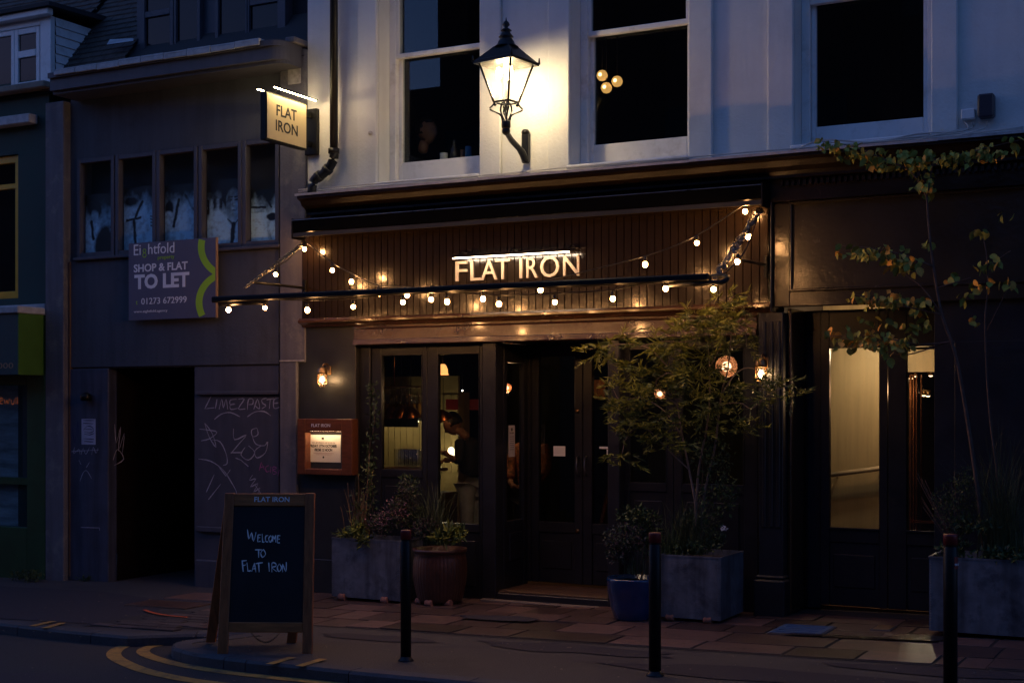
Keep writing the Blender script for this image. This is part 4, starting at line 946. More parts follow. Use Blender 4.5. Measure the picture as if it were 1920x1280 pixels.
# ledge
ld = MB(); xe = xL+.02; xs_ = X(98, -.3)
arc = lambda yf, rr_: [(xs_, .3), (xs_, yf)]+[(xe-.06-rr_+rr_*math.sin(R(q)), yf+rr_-rr_*math.cos(R(q))) for q in range(0, 91, 15)]+[(xe-.06, .3)]
ld.slabpoly(arc(-.36, .16), lambda x, y: zled, lambda x, y: zled-.05); ld.slabpoly(arc(-.33, .14), lambda x, y: zled-.0505, lambda x, y: zlb+.03); ld.slabpoly(arc(-.29, .12), lambda x, y: zlb+.0295, lambda x, y: zlb)
ld.build('ledge', m_greytrim, vb); xe = xe-.16
nn = 9
for i in range(nn):
    a = X(113, -.3)+(xe-.1-X(113, -.3))*i/nn; b = X(113, -.3)+(xe-.1-X(113, -.3))*(i+1)/nn-.004
    B('lead_sheet', m_lead, vb, a, b, -.385+rnd.uniform(0, .006), .0, zled+.001, zled+.016+rnd.uniform(0, .006), bev=.003); B('lead_sheet', m_lead, vb, a+.0005, b-.0005, -.387+rnd.uniform(0, .006), -.366, zled-.045+rnd.uniform(0, .012), zled+.0005, bev=.003)
MB().bbox(xL-.1, xL-.002, -.2, .1, zled-.0, zled+.05, b=.006).build('coping', m_greypil, vb)
# doorway, pillar, panel at ground level
xdl, xdr = X(210, .05), X(368, .05); zgl = gz(-9.5)-.02
B('door_pillar', m_bluedoor, vb, xq+.003, xdl, .0, .12, zgl, zpan-.012, bev=.008)
m_ = MB(); m_.box(xdl-.002, xdl+.0, .121, 1.3, zgl, zpan); m_.box(xdl, xdr+.3, 1.3, 1.35, zgl, zpan); m_.box(xdr-.001, xdr+.03, .121, 1.3, zgl, zpan); m_.box(xdl, xdr, .1, 1.3, zpan-.012, zpan+.01)
m_.box(xdl+.3, xdl+.34, 1.25, 1.3, zgl, zpan-.02); m_.build('passage_lining', m_brownpaint, vb)
xpr = X(526, .05)
B('lower_wall', m_greytrim, vb, xdr, X(523, .02), .02, .12, zgl, zpan-.012, bev=.006)
B('moulding', m_greytrim, vb, X(368, -.01), X(523, -.01), -.015, .019, P(450, 740, 0).z, P(450, 733, 0).z, bev=.006)
B('moulding', m_greytrim, vb, X(368, -.01), X(523, -.01), -.02, .019, P(450, 1000, 0).z, P(450, 990, 0).z, bev=.006)
B('plinth', m_greytrim, vb, X(366, -.02), X(523, -.02), -.025, .0185, zgl, P(450, 1053, 0).z, bev=.01)
# dormer with its windows
yd2 = .28; zd0 = zled-.02
dw = [(264, 326, 272, 319), (327, 376, 331, 370), (404, 464, 410, 461), (465, 536, 468, 521)]
B('dormer_wall', m_greytrim, vb, X(250, yd2), X(536, yd2), yd2+.05, yd2+.15, zd0-.1, 7.0)
for (a, b, c, e_) in dw:
    xa, xb2 = X(a, yd2), X(b, yd2); g0, g1 = X(c, yd2), X(e_, yd2)
    m_ = MB(); m_.bbox(xa, g0, yd2-.01, yd2+.05, zd0, 6.8, b=.004); m_.bbox(g1, xb2, yd2-.01, yd2+.05, zd0, 6.8, b=.004); m_.bbox(g0, g1, yd2-.008, yd2+.048, zd0, zd0+.07, b=.004)
    w = m_.build('window', m_greytrim, vb); B('pane', mat('dusk_window_glass', (.008, .008, .012), .1, bump=0, var=0, spec=.22), w, g0-.003, g1+.003, yd2+.02, yd2+.03, zd0+.05, 6.8)
for a, b, zz in [(272, 319, P(300, 24, yd2).z), (468, 521, P(490, 2, yd2).z)]: B('transom', m_greytrim, vb, X(a, yd2), X(b, yd2), yd2-.005, yd2+.045, zz-.03, zz+.03, bev=.004)
B('side_wall', mat('black_render', (.012, .012, .016), .8), vb, X(536.5, yd2), xL-.003, yd2+.1, yd2+.3, zd0, 7.0)  # recess beside the dormer: its shade is put into the near-black colour
# roof tiles: rows of real tiles joined (a tile is ~4 px)
def tileroof(parent, xa, xb2, y0, z0, rows, slope=1.25, tw=.15, rh=.085, name='roof_tiles'):
    m_ = MB(); dy = rh/math.hypot(1, slope); dz = dy*slope
    for r_ in range(rows):
        y = y0+r_*dy; z = z0+r_*dz; x = xa-(tw/2 if r_ % 2 else 0)
        while x < xb2:
            a = max(x, xa); b = min(x+tw-.006, xb2)
            if b-a > .02:
                t = .014+rnd.uniform(0, .006)
                m_.add([(a, y-.008, z+t), (b, y-.008, z+t+rnd.uniform(-.003, .003)), (b, y+dy*1.2-.004, z+dz*1.2), (a, y+dy*1.2-.004, z+dz*1.2), (a, y+.0, z-.012), (b, y+.0, z-.012)], [(0, 1, 2, 3), (4, 5, 1, 0)])
            x += tw
    o = m_.build(name, m_tile, parent); o['kind'] = 'stuff'; return o
xt0 = X(60, .1)-.8
rfz = zled-.06
B('roof_base', m_roomd, vb, x0-.6, xL, 1.9, 2.0, rfz, 8)
tileroof(vb, x0-.05, X(252, yd2), -.05, rfz, 40)
mb = MB(); mb.add([(x0-2.5, -.04, rfz-.03), (xL-.01, -.04, rfz-.03), (xL-.01, 2.3, rfz+2.9), (x0-2.5, 2.3, rfz+2.9)], [(0, 1, 2, 3)]); mb.build('roof_deck', m_roomd, vb)
mb = MB(); zl = P(205, 85, .2).z; mb.add([P(200, 84, .12), P(250, 77, .12), P(250, 72, .2), P(206, 74, .2)], [(0, 1, 2, 3)]); mb.build('lead_flashing', m_lead, vb)
# graffiti on the panel and pillar
fp = lambda px, py: P(px, py, .0195)
npan = (0, -1, 0)
LIMEZ = [[(396, 742), (384, 766), (402, 764)], [(407, 748), (404, 766)], [(411, 767), (416, 748), (419, 764), (424, 748), (427, 767)], [(444, 748), (432, 750), (432, 758), (441, 757), (432, 759), (433, 767), (446, 765)], [(447, 748), (458, 748), (447, 766), (460, 766)],
 [(464, 768), (466, 749), (474, 748), (474, 757), (466, 758)], [(476, 767), (483, 748), (487, 766), (478, 760)], [(500, 746), (491, 749), (493, 756), (499, 760), (491, 766)], [(500, 749), (514, 747)], [(507, 748), (505, 766)], [(523, 746), (514, 749), (514, 765), (524, 763)], [(514, 756), (522, 755)]]
SWIRL = [[(402, 786), (415, 776), (432, 773), (450, 781)], [(464, 781), (478, 772), (495, 771), (508, 779)], [(384, 793), (392, 818), (405, 838), (398, 812), (384, 793)], [(374, 804), (392, 806), (407, 810), (393, 822), (377, 826)], [(398, 824), (413, 828), (424, 850), (426, 868), (418, 872)],
 [(372, 860), (395, 864), (418, 880), (433, 902), (444, 924), (432, 928)], [(408, 871), (424, 892), (432, 880)], [(387, 922), (402, 889)], [(391, 936), (414, 907)], [(438, 803), (440, 824), (462, 815), (448, 832), (433, 850)], [(482, 802), (472, 806), (474, 818), (484, 814), (482, 802)], [(473, 817), (480, 832), (496, 835), (502, 828), (498, 848), (482, 858), (478, 845), (490, 835)],
 [(460, 838), (452, 852), (466, 862), (478, 848), (466, 835)], [(433, 848), (455, 848)], [(442, 858), (452, 862), (466, 874)], [(474, 890), (468, 900), (480, 897), (470, 912), (484, 906), (476, 922), (488, 914), (482, 928)], [(478, 908), (490, 926)]]
strokes(LIMEZ, .012, fp, npan, m_spray, vb, 'graffiti')
strokes(SWIRL, .011, fp, npan, m_spray, vb, 'graffiti')
strokes([[(486, 882), (490, 866), (496, 880)], [(487, 876), (496, 874)], [(504, 872), (498, 876), (500, 884), (506, 882)], [(508, 874), (507, 886)], [(511, 887), (512, 875), (519, 877), (512, 881), (520, 886), (512, 889)], [(521, 892), (524, 880)]], .009, fp, npan, m_pink, vb, 'graffiti')
strokes([[(455, 860), (462, 873), (468, 880), (466, 868)]], .008, fp, npan, m_sprayd, vb, 'graffiti')
fp2 = lambda px, py: P(px, py, -.001)
strokes([[(140, 838), (138, 850), (148, 842), (150, 851)], [(152, 852), (156, 840), (161, 851), (168, 838)], [(134, 846), (185, 843)], [(172, 852), (175, 838), (180, 849), (184, 840)], [(148, 862), (152, 870)], [(168, 866), (162, 876)], [(150, 902), (156, 886), (163, 882), (172, 897)], [(152, 988), (187, 989), (187, 994)]], .008, fp2, npan, m_spray, vb, 'graffiti')
strokes([[(136, 800), (140, 830), (146, 790), (146, 820)], [(183, 800), (188, 826), (193, 802), (196, 822)]], .012, fp2, npan, m_sprayd, vb, 'graffiti')
fp3 = lambda px, py: on_plane(px, py, (xdl+.0002, 0, 0), Vector((1, 0, 0)))
strokes([[(215, 795), (218, 830), (226, 800), (222, 845), (233, 812), (229, 850)], [(212, 862), (220, 842), (232, 860), (214, 872)]], .01, fp3, (1, 0, 0), m_spray, vb, 'graffiti')
fl_ = thing('flyer', 'small white flyer with blue drawing pasted on the blue door pillar', 'poster', P(166, 830, -.002))
B('sheet', mat('pale_lilac_paper', (.42, .42, .52), .7, bump=.1), fl_, X(153, -.002), X(179, -.002), -.003, -.0012, P(166, 833, 0).z, P(166, 785, 0).z)
strokes([[(156, 788), (176, 788)], [(156, 793), (175, 794)], [(157, 806), (163, 799), (172, 800), (176, 807), (168, 811), (158, 809)], [(158, 813), (168, 815), (177, 812)], [(160, 804), (174, 805)], [(157, 822), (176, 823)], [(158, 827), (175, 828)]], .009, lambda a, b: P(a, b, -.0035), npan, mat('navy_ink', (.015, .015, .05), .6, bump=0), fl_, 'print')
ab = thing('wall_light', 'dark unlit round wall light above the flyer on the blue pillar', 'wall light', P(161, 745, -.02))
MB().lathe([(.05, -.03), (.055, 0), (.05, .03), (.02, .05)], P(161, 745, -.05), 12).build('body', m_black, ab)
B('bracket', m_black, ab, X(157, -.02), X(165, -.02), -.05, .0, P(161, 748, 0).z, P(161, 740, 0).z)
# to let board
tl = thing('to_let_board', 'grey and lime estate agent board offering shop and flat to let', 'sign', P(320, 600, -.09))
ys = -.06; xa, xb2 = X(241, ys), X(404, ys); za, zb2 = P(320, 598, ys).z, P(320, 451, ys).z
B('panel', m_board, tl, xa, xb2, ys, ys+.02, za, zb2, bev=.002)
B('edge_strip', mat('pale_timber_edge', (.3, .2, .14), .6), tl, xb2+.0005, xb2+.008, ys-.002, ys+.03, za-.002, zb2+.002)
for (a, b) in [(.25, 0), (.75, 0)]: B('batten', m_greytrim, tl, xa+(xb2-xa)*a-.02, xa+(xb2-xa)*a+.02, ys+.0205, .009, za+.03, zb2-.03)
yt = ys-.0005
def sign_txt(s, px0, px1, pyb, pyt, bold=0, m=m_print, ref=None, lz=None):
    a = P(px0, pyb, ys); text(s, X(px1, ys)-X(px0, ys), P(px0, pyt, ys).z-a.z, (a.x, yt, a.z), (1, 0, 0), m, tl, bold=bold, lz=lz)
sign_txt('Ei', 251, 264, 479, 459); sign_txt('htfold', 278, 327, 477, 457)
sign_txt('property', 296, 327, 488.5, 480.5, m=m_lime)
sign_txt('SHOP & FLAT', 251, 352, 511, 496, bold=.025); sign_txt('TO LET', 252, 355, 543, 515, bold=.04)
sign_txt('01273 672999', 265, 350, 571, 559, bold=.005); sign_txt('www.eightfold.agency', 251, 314, 588, 582)
sign_txt('t', 255, 258, 571, 564, m=m_lime)
def ring(cx, cz, r0, r1, x_lo, x_hi, z_lo, z_hi, m, name, y=None, sx=1):
    mb = MB(); n = 64; vs = []; y = yt-.0003 if y is None else y
    for i in range(n+1):
        q = 2*math.pi*i/n
        for r in (r0, r1): vs.append((min(max(cx+r*sx*math.cos(q), x_lo), x_hi), y, min(max(cz+r*math.sin(q), z_lo), z_hi)))
    mb.add(vs, [(2*i, 2*i+1, 2*i+3, 2*i+2) for i in range(n)]); return mb.build(name, m, tl)
cA = P(404+14, 459, ys); cB = P(404+14, 568, ys); rr = (P(0, 0, ys).z-P(0, 50, ys).z)*0+.258
mbr = MB()
for (cx_, cy_, Rq, sg) in ((431, 463, 60, 0), (427, 567, 60, 1)):
    n = 150; W_ = lambda q, rr_: (cx_+rr_*math.cos(q), cy_+rr_*math.sin(q))
    for i in range(n):
        q0, q1 = math.pi*.4+math.pi*1.2*i/n, math.pi*.4+math.pi*1.2*(i+1)/n
        pp_ = [W_(q0, Rq), W_(q0, Rq-12.5), W_(q1, Rq-12.5), W_(q1, Rq)]
        pp_ = [(min(a, 403.5), b) for a, b in pp_]
        if max(a for a, b in pp_)-min(a for a, b in pp_) < .02: continue
        w3 = [P(a, b, yt-.0004-.0003*sg) for a, b in pp_]
        if all(za+.002 < v.z < zb2-.002 for v in w3): mbr.add(w3, [(0, 1, 2, 3)])
mbr.build('emblem', m_lime, tl)
c8 = P(271, 473, ys); mb8 = MB()
for (dz, r) in ((.014, .021), (-.027, .0245)):
    vs = []
    for i in range(25):
        q = 2*math.pi*i/24; vs += [(c8.x+r*math.cos(q), yt-.0008, c8.z+dz+r*math.sin(q)), (c8.x+(r-.008)*math.cos(q), yt-.0008, c8.z+dz+(r-.008)*math.sin(q))]
    mb8.add(vs, [(2*i, 2*i+1, 2*i+3, 2*i+2) for i in range(24)])
mb8.build('emblem', m_lime, tl)

# ================================================================ GREEN BUILDING (far left)
gb_ = thing('green_building', 'dark green building with a yellow window and white weatherboarded dormer at the far left', 'building', (-12, .2, -.1))
xg1 = X(92, 0); xg0 = -16
zw1 = P(33, 291, .05).z; zw0 = P(33, 560, .05).z; xw = X(34, .0)
zgc = P(60, 150, .0).z
m_ = MB(); m_.box(xw, xg1, .0, .3, -.2, zgc); m_.box(xg0, xw, .001, .3, zw1, zgc); m_.box(xg0, xw, .001, .3, 2.2, zw0); m_.box(xg0, xg0+.3, .3, 6, -.2, zgc); m_.build('wall', m_green, gb_)
w = framed(gb_, xw-1.0, xw-.001, zw0+.002, zw1-.002, .03, .075, .08, m_yellow, gl=g_dark, rails=(P(20, 350, .05).z,))
B('window_sill', m_lead, gb_, xw-1.1, xg1-.02, -.04, .001, P(60, 580, 0).z, P(60, 571, 0).z, bev=.005)
B('dark_lining', m_roomd, gb_, xw-1.1, xw, .25, .29, zw0, zw1)
B('roller_box', m_lead, gb_, -12.4, X(57, -.1), -.12, -.001, P(57, 235, 0).z, P(57, 218, 0).z, bev=.008)
# fascia box
xfb = xg1-.02
fbz1, fbz0 = P(90, 591, 0).z, P(90, 703, 0).z
B('sign_box', m_teal, gb_, -16, xfb-.012, -.37, -.001, fbz0, fbz1); B('sign_end', m_greenf, gb_, xfb-.011, xfb, -.372, -.001, fbz0-.002, fbz1)
B('flashing', m_lead, gb_, -16, xfb+.02, -.40, .0, fbz1+.001, fbz1+.07, bev=.008)
a = P(-14, 691, -.371); text('2000', X(25, -.371)-X(-14, -.371), .055, (a.x, -.3712, a.z), (1, 0, 0), mat('gilt_letter', (.35, .22, .12), .4), gb_)
# shop window below
yz = -.06; xk = X(84, yz); xk0 = X(50, yz)
zgg0, zgg1 = P(40, 988, yz).z, P(40, 722, yz).z
m_ = MB(); m_.bbox(xk0, xk, yz, .0-.002, gz(-11)-.05, fbz0-.001, b=.006); m_.bbox(-16, xk0+.001, yz+.003, -.002, gz(-11)-.05, zgg0, b=.006); m_.bbox(-16, xk0+.001, yz+.003, -.002, zgg1, fbz0-.001, b=.005)
m_.bbox(-16, xk0+.001, yz+.006, -.003, P(40, 905, yz).z-.02, P(40, 897, yz).z+.01, b=.003)
m_.build('shopfront', mat('bottle_green_paint', (.012, .06, .018), .4, var=.2), gb_)
sw = B('window', mat('window_inner_frame', (.05, .08, .08), .5), gb_, X(41, yz+.02), xk0, -.03, -.01, P(40, 895, yz).z, zgg1-.003); B('pane', g_win, sw, -16, xk0-.001, -.04, -.036, zgg0, zgg1)
B('shop_display', mat('pale_blue_shop_display', (.30, .40, .42), .6, var=.6, scale=2, grain=(1, 1, 6)), gb_, -16, xk0, .02, .03, zgg0, zgg1)
strokes([[(0, 752), (5, 750), (4, 746), (0, 748), (1, 756), (6, 756)], [(8, 748), (10, 757), (13, 750), (15, 757), (18, 747)], [(21, 749), (22, 757), (26, 756), (27, 748)], [(30, 745), (30, 757)], [(33, 744), (33, 757)]], .012, lambda a, b: P(a, b, -.045), npan, emit('dim_orange_neon', (1, .25, .06), .11), gb_, 'lettering')
# white dormer
yq = -.02; xdm = X(95, yq)
dz1, dz0 = P(90, 30, yq).z, P(85, 150, yq).z
wz0, wz1 = P(70, 157, yq).z, P(70, 48, yq).z
m_ = MB(); m_.bbox(X(75, yq), xdm, yq, yq+.06, dz0-.03, dz1, b=.005); m_.bbox(-13, X(75, yq), yq+.002, yq+.06, wz1, dz1, b=.005); m_.bbox(-13, xdm+.04, yq-.08, yq+.0, dz1-.01, dz1+.06, b=.01)
dm = m_.build('dormer', m_whitewood, gb_)
yy = yq+.01
fr = MB(); xA, xB = X(27, yy), X(74, yy)
fr.bbox(xA, xA+.05, yy-.0, yy+.05, wz0, wz1, b=.004); fr.bbox(xB-.05, xB, yy, yy+.05, wz0, wz1, b=.004); fr.bbox(xA+.05, xB-.05, yy+.002, yy+.048, wz1-.06, wz1, b=.004); fr.bbox(xA+.05, xB-.05, yy-.003, yy+.05, P(50, 100, yy).z-.04, P(50, 100, yy).z+.03, b=.004); fr.bbox(xA+.05, xB-.05, yy+.002, yy+.048, wz0, wz0+.04, b=.004)
fr.bbox(-13, xA-.03, yy+.002, yy+.05, wz1-.05, wz1, b=.004); fr.bbox(xA-.05, xA-.003, yy, yy+.05, wz0, wz1, b=.004)
fr.build('window_frame', m_whitewood, dm); B('pane', MATS['dusk_window_glass'], dm, -13, xB-.02, yy+.02, yy+.026, wz0, wz1)
B('sill', mat('weathered_sill', (.26, .22, .17), .8, var=.3, bump=.5), dm, -13, xdm+.03, -.14, .05, dz0-.1, dz0-.035, bev=.01)
ck = MB(); yb2 = .85
zb_b = dz1+.0
def cheek(z): # y where the roof meets the cheek at height z
    return yq+.06+(z-dz0)/(dz1-dz0)*(.75)
nbd = 7
for i in range(nbd):
    za_ = dz0+(dz1-dz0)*i/nbd; zb_ = dz0+(dz1-dz0)*(i+1)/nbd-.004
    m_ = MB(); m_.add([(xdm+.012, yq+.06, za_), (xdm+.012, cheek(za_), za_), (xdm+.001, cheek(zb_), zb_), (xdm+.001, yq+.06, zb_), (xdm-.02, yq+.06, za_), (xdm-.02, cheek(za_), za_)], [(0, 1, 2, 3), (0, 4, 5, 1)]); m_.build('weatherboard', m_whitewood, dm)
mb = MB(); mb.add([(-13, yq-.12, dz1+.06), (xdm+.1, yq-.12, dz1+.06), (xdm+.1, cheek(dz1)+.2, dz1+.10), (-13, cheek(dz1)+.2, dz1+.10), (-13, yq-.12, dz1+.1), (xdm+.1, yq-.12, dz1+.1), (xdm+.1, cheek(dz1)+.2, dz1+.16), (-13, cheek(dz1)+.2, dz1+.16)], [(0, 1, 2, 3), (4, 5, 6, 7), (0, 1, 5, 4), (1, 2, 6, 5)]); mb.build('dormer_roof', m_roomd, dm)
tileroof(gb_, -13.5, x0-.06, .5, dz1+.0, 22)

# ================================================================ fittings on the restaurant front
# awning: cassette, rail, arms, chains
aw = thing('awning', 'black retracted awning with its front rail held out on arms and chains', 'awning', P(1000, 420, -.2))
ac0, ac1 = X(549, -.285), X(1427, -.285); zca = P(980, 378, -.285).z; zcb = P(549, 437, -.285).z
c_ = MB(); c_.prism([(-.101, zca-.0), (-.275, zca-.0), (-.285, zca-.015), (-.28, zcb+.01), (-.26, zcb), (-.22, zcb-.0), (-.21, zcb+.05), (-.101, zcb+.05)], ac0, ac1)
m_awn = mat('black_awning_metal', (.003, .003, .003), .22, spec=.15, var=.1, bump=.03); c_.build('cassette', m_awn, aw)
B('trim', m_steel, aw, ac0-.01, ac1+.0, -.291, -.286, zca-.012, zca-.006)
B('lip', m_olivegrey, aw, ac0-.01, ac1+.01, -.284, -.27, zcb-.035, zcb-.001)
for xx in (ac0-.012, ac1+.001): B('end_cap', m_black, aw, xx, xx+.01, -.29, -.1, zcb-.05, zca+.005)
yr = -1.15
ra, rb2 = P(400, 557, yr), P(1345, 521, yr); zr_ = P(900, 538, yr).z
m_ = MB(); m_.bbox(ra.x, rb2.x-.05, yr-.035, yr+.035, zr_-.03, zr_+.02, b=.01); m_.build('front_rail', m_black, aw)
MB().tube([(ra.x+.06, yr-.0, zr_-.04), (P(500, 500, yr).x, yr, zr_-.045)], .018, 10).build('rail_tube', m_black, aw)
MB().tube([(rb2.x-.35, yr, zr_-.045), (rb2.x+.03, yr, zr_-.045), (rb2.x+.05, yr+.03, zr_-.03), (rb2.x+.05, yr+.08, zr_+.0), (rb2.x-.0, yr+.1, zr_+.01), (rb2.x-.2, yr+.1, zr_+.01)], .017, 10).build('elbow', m_black, aw)
# arms to the wall
wl = P(572, 540, -.07); wr2 = P(1436, 497, -.07)
MB().tube([wl, P(475, 529, yr+.3)], .012, 8).build('arm', m_black, aw); MB().tube([wr2, P(1388, 487, -.62)], .012, 8).build('arm', m_black, aw)
for p in (wl, wr2): B('bracket', m_black, aw, p.x-.012, p.x+.012, -.085, -.061, p.z-.1, p.z+.07, bev=.003)
def chain(a, b, n, parent, r=.011, wire=.004, m=m_steel, sag=0, jit=0):
    a, b = Vector(a), Vector(b); mb = MB()
    for i in range(n):
        t = (i+.5)/n; c = a.lerp(b, t)+Vector((0, 0, -4*sag*t*(1-t))); c += Vector([rnd.uniform(-jit, jit) for _ in range(3)])
        d = (b-a).normalized()+Vector((0, 0, -4*sag*(1-2*t)/(b-a).length)); d.normalize(); s1 = d.cross(Vector((0, 0, 1))).normalized(); s2 = s1.cross(d); s_ = s1 if i % 2 else s2
        L = (b-a).length/n*.72; pts = [c+d*L*math.cos(q)+s_*r*math.sin(q) for q in [2*math.pi*k/8 for k in range(9)]]
        mb.tube(pts, wire, 4, caps=False)
    return mb.build('chain', m, parent)
m_chainm = mat('tarnished_chain', (.2, .18, .16), .35, metal=1, var=.4)
cl = P(572, 452, -.14); cr = P(1424, 392, -.14)
chain(cl, P(458, 540, yr+.06), 34, aw, m=m_chainm); chain(cl+Vector((.02, 0, -.01)), P(462, 538, yr+.1), 34, aw, m=m_chainm, r=.009)
for k in range(3): chain(cr+Vector((k*.012, 0, 0)), P(1338+k*3, 520, yr+.1), 30, aw, m=m_chainm, r=.016, wire=.005, jit=.012)
# festoon lights
bulbme = MB().sphere((0, 0, -.035), .020, 14, 1.05, 10).build('bulb', m_bulb); bm_ = bulbme.data; bpy.data.objects.remove(bulbme)
sockme = MB().lathe([(.008, .02), (.014, .012), (.015, -.012), (.012, -.02)], (0, 0, 0), 10).build('bulb_holder', m_cable); sm_ = sockme.data; bpy.data.objects.remove(sockme)
def festoon(label, pts, bulbs, extra_sag=0):
    t = thing('festoon_lights', label, 'string lights', Vector(pts[0]))
    MB().tube(pts, .0045, 6).build('cable', m_cable, t)
    for (px, py, y) in bulbs:
        p = P(px, py, y)+Vector((0, 0, .035)); tw = (rnd.uniform(-.12, .12), rnd.uniform(-.12, .12), 0)
        o = link('bulb_holder', sm_, t, p-wloc(t)); b = link('bulb', bm_, o, (0, 0, 0)); o.rotation_euler = tw; k_ = rnd.uniform(.86, 1.06); b.scale = (k_, k_, k_*rnd.uniform(.95, 1.1))
    return t
def cat_(pts, seg=4):
    pts = [Vector(p) for p in pts]; out = []
    for i in range(len(pts)-1):
        p0 = pts[max(i-1, 0)]; p1 = pts[i]; p2 = pts[i+1]; p3 = pts[min(i+2, len(pts)-1)]
        for k in range(seg): t = k/seg; out.append(.5*((2*p1)+(p2-p0)*t+(2*p0-5*p1+4*p2-p3)*t*t+(3*p1-p0-3*p2+p3)*t**3))
    return out+[pts[-1]]
fb = [(429, 580), (496, 578), (576, 580), (662, 576), (756, 567), (838, 565), (935, 570), (1040, 567), (1149, 560), (1248, 541), (1338, 543)]
festoon('front run of warm bulbs slung along under the long awning rail', cat_([P(420, 563, yr)]+[P(a, b-17, yr) for a, b in fb]), [(a, b, yr) for a, b in fb])
fb = [(571, 467, -.2), (623, 507, -.45), (660, 528, -.65), (710, 550, -.85), (764, 553, -1.0), (808, 562, -1.1)]
festoon('short run of bulbs dropping from the left awning corner to the rail', cat_([P(565, 455, -.15)]+[P(a, b-15, y) for a, b, y in fb]+[P(850, 548, -1.14)]), fb)
festoon('single bulb on the chain at the left end of the awning', cat_([P(565, 458, -.2), P(540, 487, -.5), P(518, 500, -.7), P(460, 540, -1.05)]), [(518, 515, -.7)])
fb = [(1398, 397, -.2), (1307, 456, -.45), (1210, 495, -.7), (1014, 543, -1.0), (906, 560, -1.1)]
festoon('diagonal run of bulbs from the right awning corner down to mid rail', cat_([P(1405, 385, -.2)]+[P(a, b-15, y) for a, b, y in fb]+[P(850, 549, -1.12)]), fb)
festoon('two bulbs hanging on the thick chain at the right end of the awning', cat_([P(1424, 395, -.2), P(1412, 432, -.4), P(1392, 478, -.75), P(1345, 525, -1.05)]), [(1403, 443, -.45), (1383, 490, -.75)])
# shop sign letters with picture light
sg = thing('shop_sign_letters', 'pale raised FLAT IRON letters on the boarded fascia', 'sign lettering', P(970, 520, -.08))
yl = -.075
LET = [('F', 854, 876, 529, 489), ('L', 882, 902, 527, 488), ('A', 902, 932, 525, 486.5), ('T', 929, 956, 523, 486), ('I', 974, 979, 520.5, 484.5), ('R', 987, 1008, 520, 484), ('O', 1013, 1048, 519, 482.5), ('N', 1056, 1086, 517, 480.5)]
m_let = mat('cream_letter', (.62, .5, .36), .5, var=.05, bump=0)
za_ = P(970, 522, yl).z; zt_ = P(970, 484, yl).z
for ch, a, b, _, _ in LET: text(ch, X(b, yl)-X(a, yl), zt_-za_+(.006 if ch == 'O' else 0), (X(a, yl), yl+.008, za_-(.003 if ch == 'O' else 0)), (1, 0, 0), m_let, sg, name='letter', ext=.011)
pl = thing('picture_light', 'slim black strip light above the raised shop letters', 'picture light', P(965, 478, -.15))
q0, q1 = P(850, 484, -.17), P(1073, 472, -.17); zq = P(965, 478, -.17).z
MB().bbox(q0.x-.01, q1.x+.03, -.19, -.15, zq+.004, zq+.022, b=.005).build('housing', m_black, pl)
B('tube', m_strip, pl, q0.x, q1.x-.03, -.18, -.16, zq-.003, zq+.0035)
for t in (.06, .5, .97): xx = q0.x+(q1.x-q0.x)*t; MB().tube([(xx, -.06, zq+.05), (xx, -.13, zq+.05), (xx, -.17, zq+.02)], .006, 6).build('stem', m_black, pl)
# hanging sign
hs = thing('hanging_sign', 'lit cream hanging sign reading FLAT IRON on the corner of the white building', 'sign', P(585, 250, -.02))
hxx = xL+.07; hz1 = P(567, 196, -.15).z; hz0 = P(567, 283, -.15).z
B('panel_frame', m_black, hs, hxx-.03, hxx+.03, -.73, -.15, hz0, hz1, bev=.004)
B('sign_face', m_signface, hs, hxx+.0302, hxx+.034, -.715, -.165, hz0+.015, hz1-.015)
zl1 = hz1-.19
text('FLAT', .285, .095, (hxx+.0342, -.59, hz0+.225), (0, 1, 0), m_ink, hs, bold=.016); text('IRON', .31, .095, (hxx+.0342, -.60, hz0+.095), (0, 1, 0), m_ink, hs, bold=.016)
for sx in (-1, 1):
    xx = hxx+sx*.09
    MB().tube([(xx, -.70, hz1+.04), (xx, -.08 if sx > 0 else -.2, hz1+.04)], .008, 8).build('lamp_housing', m_black, hs)
    MB().tube([(xx-sx*.003, -.69, hz1+.032), (xx-sx*.003, -.1 if sx > 0 else -.22, hz1+.032)], .0055, 6).build('lamp_tube', emit('sign_tube_glow', (1, .74, .38), 190), hs)
    for yy in (-.6, -.25): MB().tube([(xx, yy, hz1+.04), (hxx, yy, hz1-.0)], .004, 6).build('lamp_stem', m_black, hs)
B('wall_box', m_black, hs, xL+.0, xL+.13, -.05, -.001, hz0-.02, hz1-.02, bev=.006)
B('arm', m_black, hs, hxx-.015, hxx+.015, -.149, -.051, hz1-.1, hz1-.06); B('arm', m_black, hs, hxx-.015, hxx+.015, -.149, -.051, hz0+.05, hz0+.09)
# drainpipe
dp = thing('drainpipe', 'black cast iron drainpipe on the white wall beside the hanging sign', 'drainpipe', P(600, 340, -.08))
xp = X(626, -.07)
MB().tube([(xp, -.07, P(626, 290, -.07).z), (xp, -.07, 7.5)], .035, 14).build('pipe', m_cast, dp)
a = P(626, 292, -.07); el_ = [Vector((xp, -.07, a.z+.05)), Vector((xp, -.07, a.z-.02)), P(619, 312, -.07), P(606, 326, -.07), P(592, 335, -.07), P(586, 346, -.07), P(585, 362, -.07)]
MB().tube(cat_(el_, 3), .041, 12).build('elbow', m_cast, dp)
for p, d in ((Vector((xp, -.07, a.z+.04)), (0, 0, 1)), (P(614, 318, -.07), (.6, 0, .5)), (P(598, 331, -.07), (.8, 0, .4))):
    d = Vector(d).normalized(); MB().tube([p-d*.022, p+d*.022], .05, 14).build('collar', m_cast, dp)
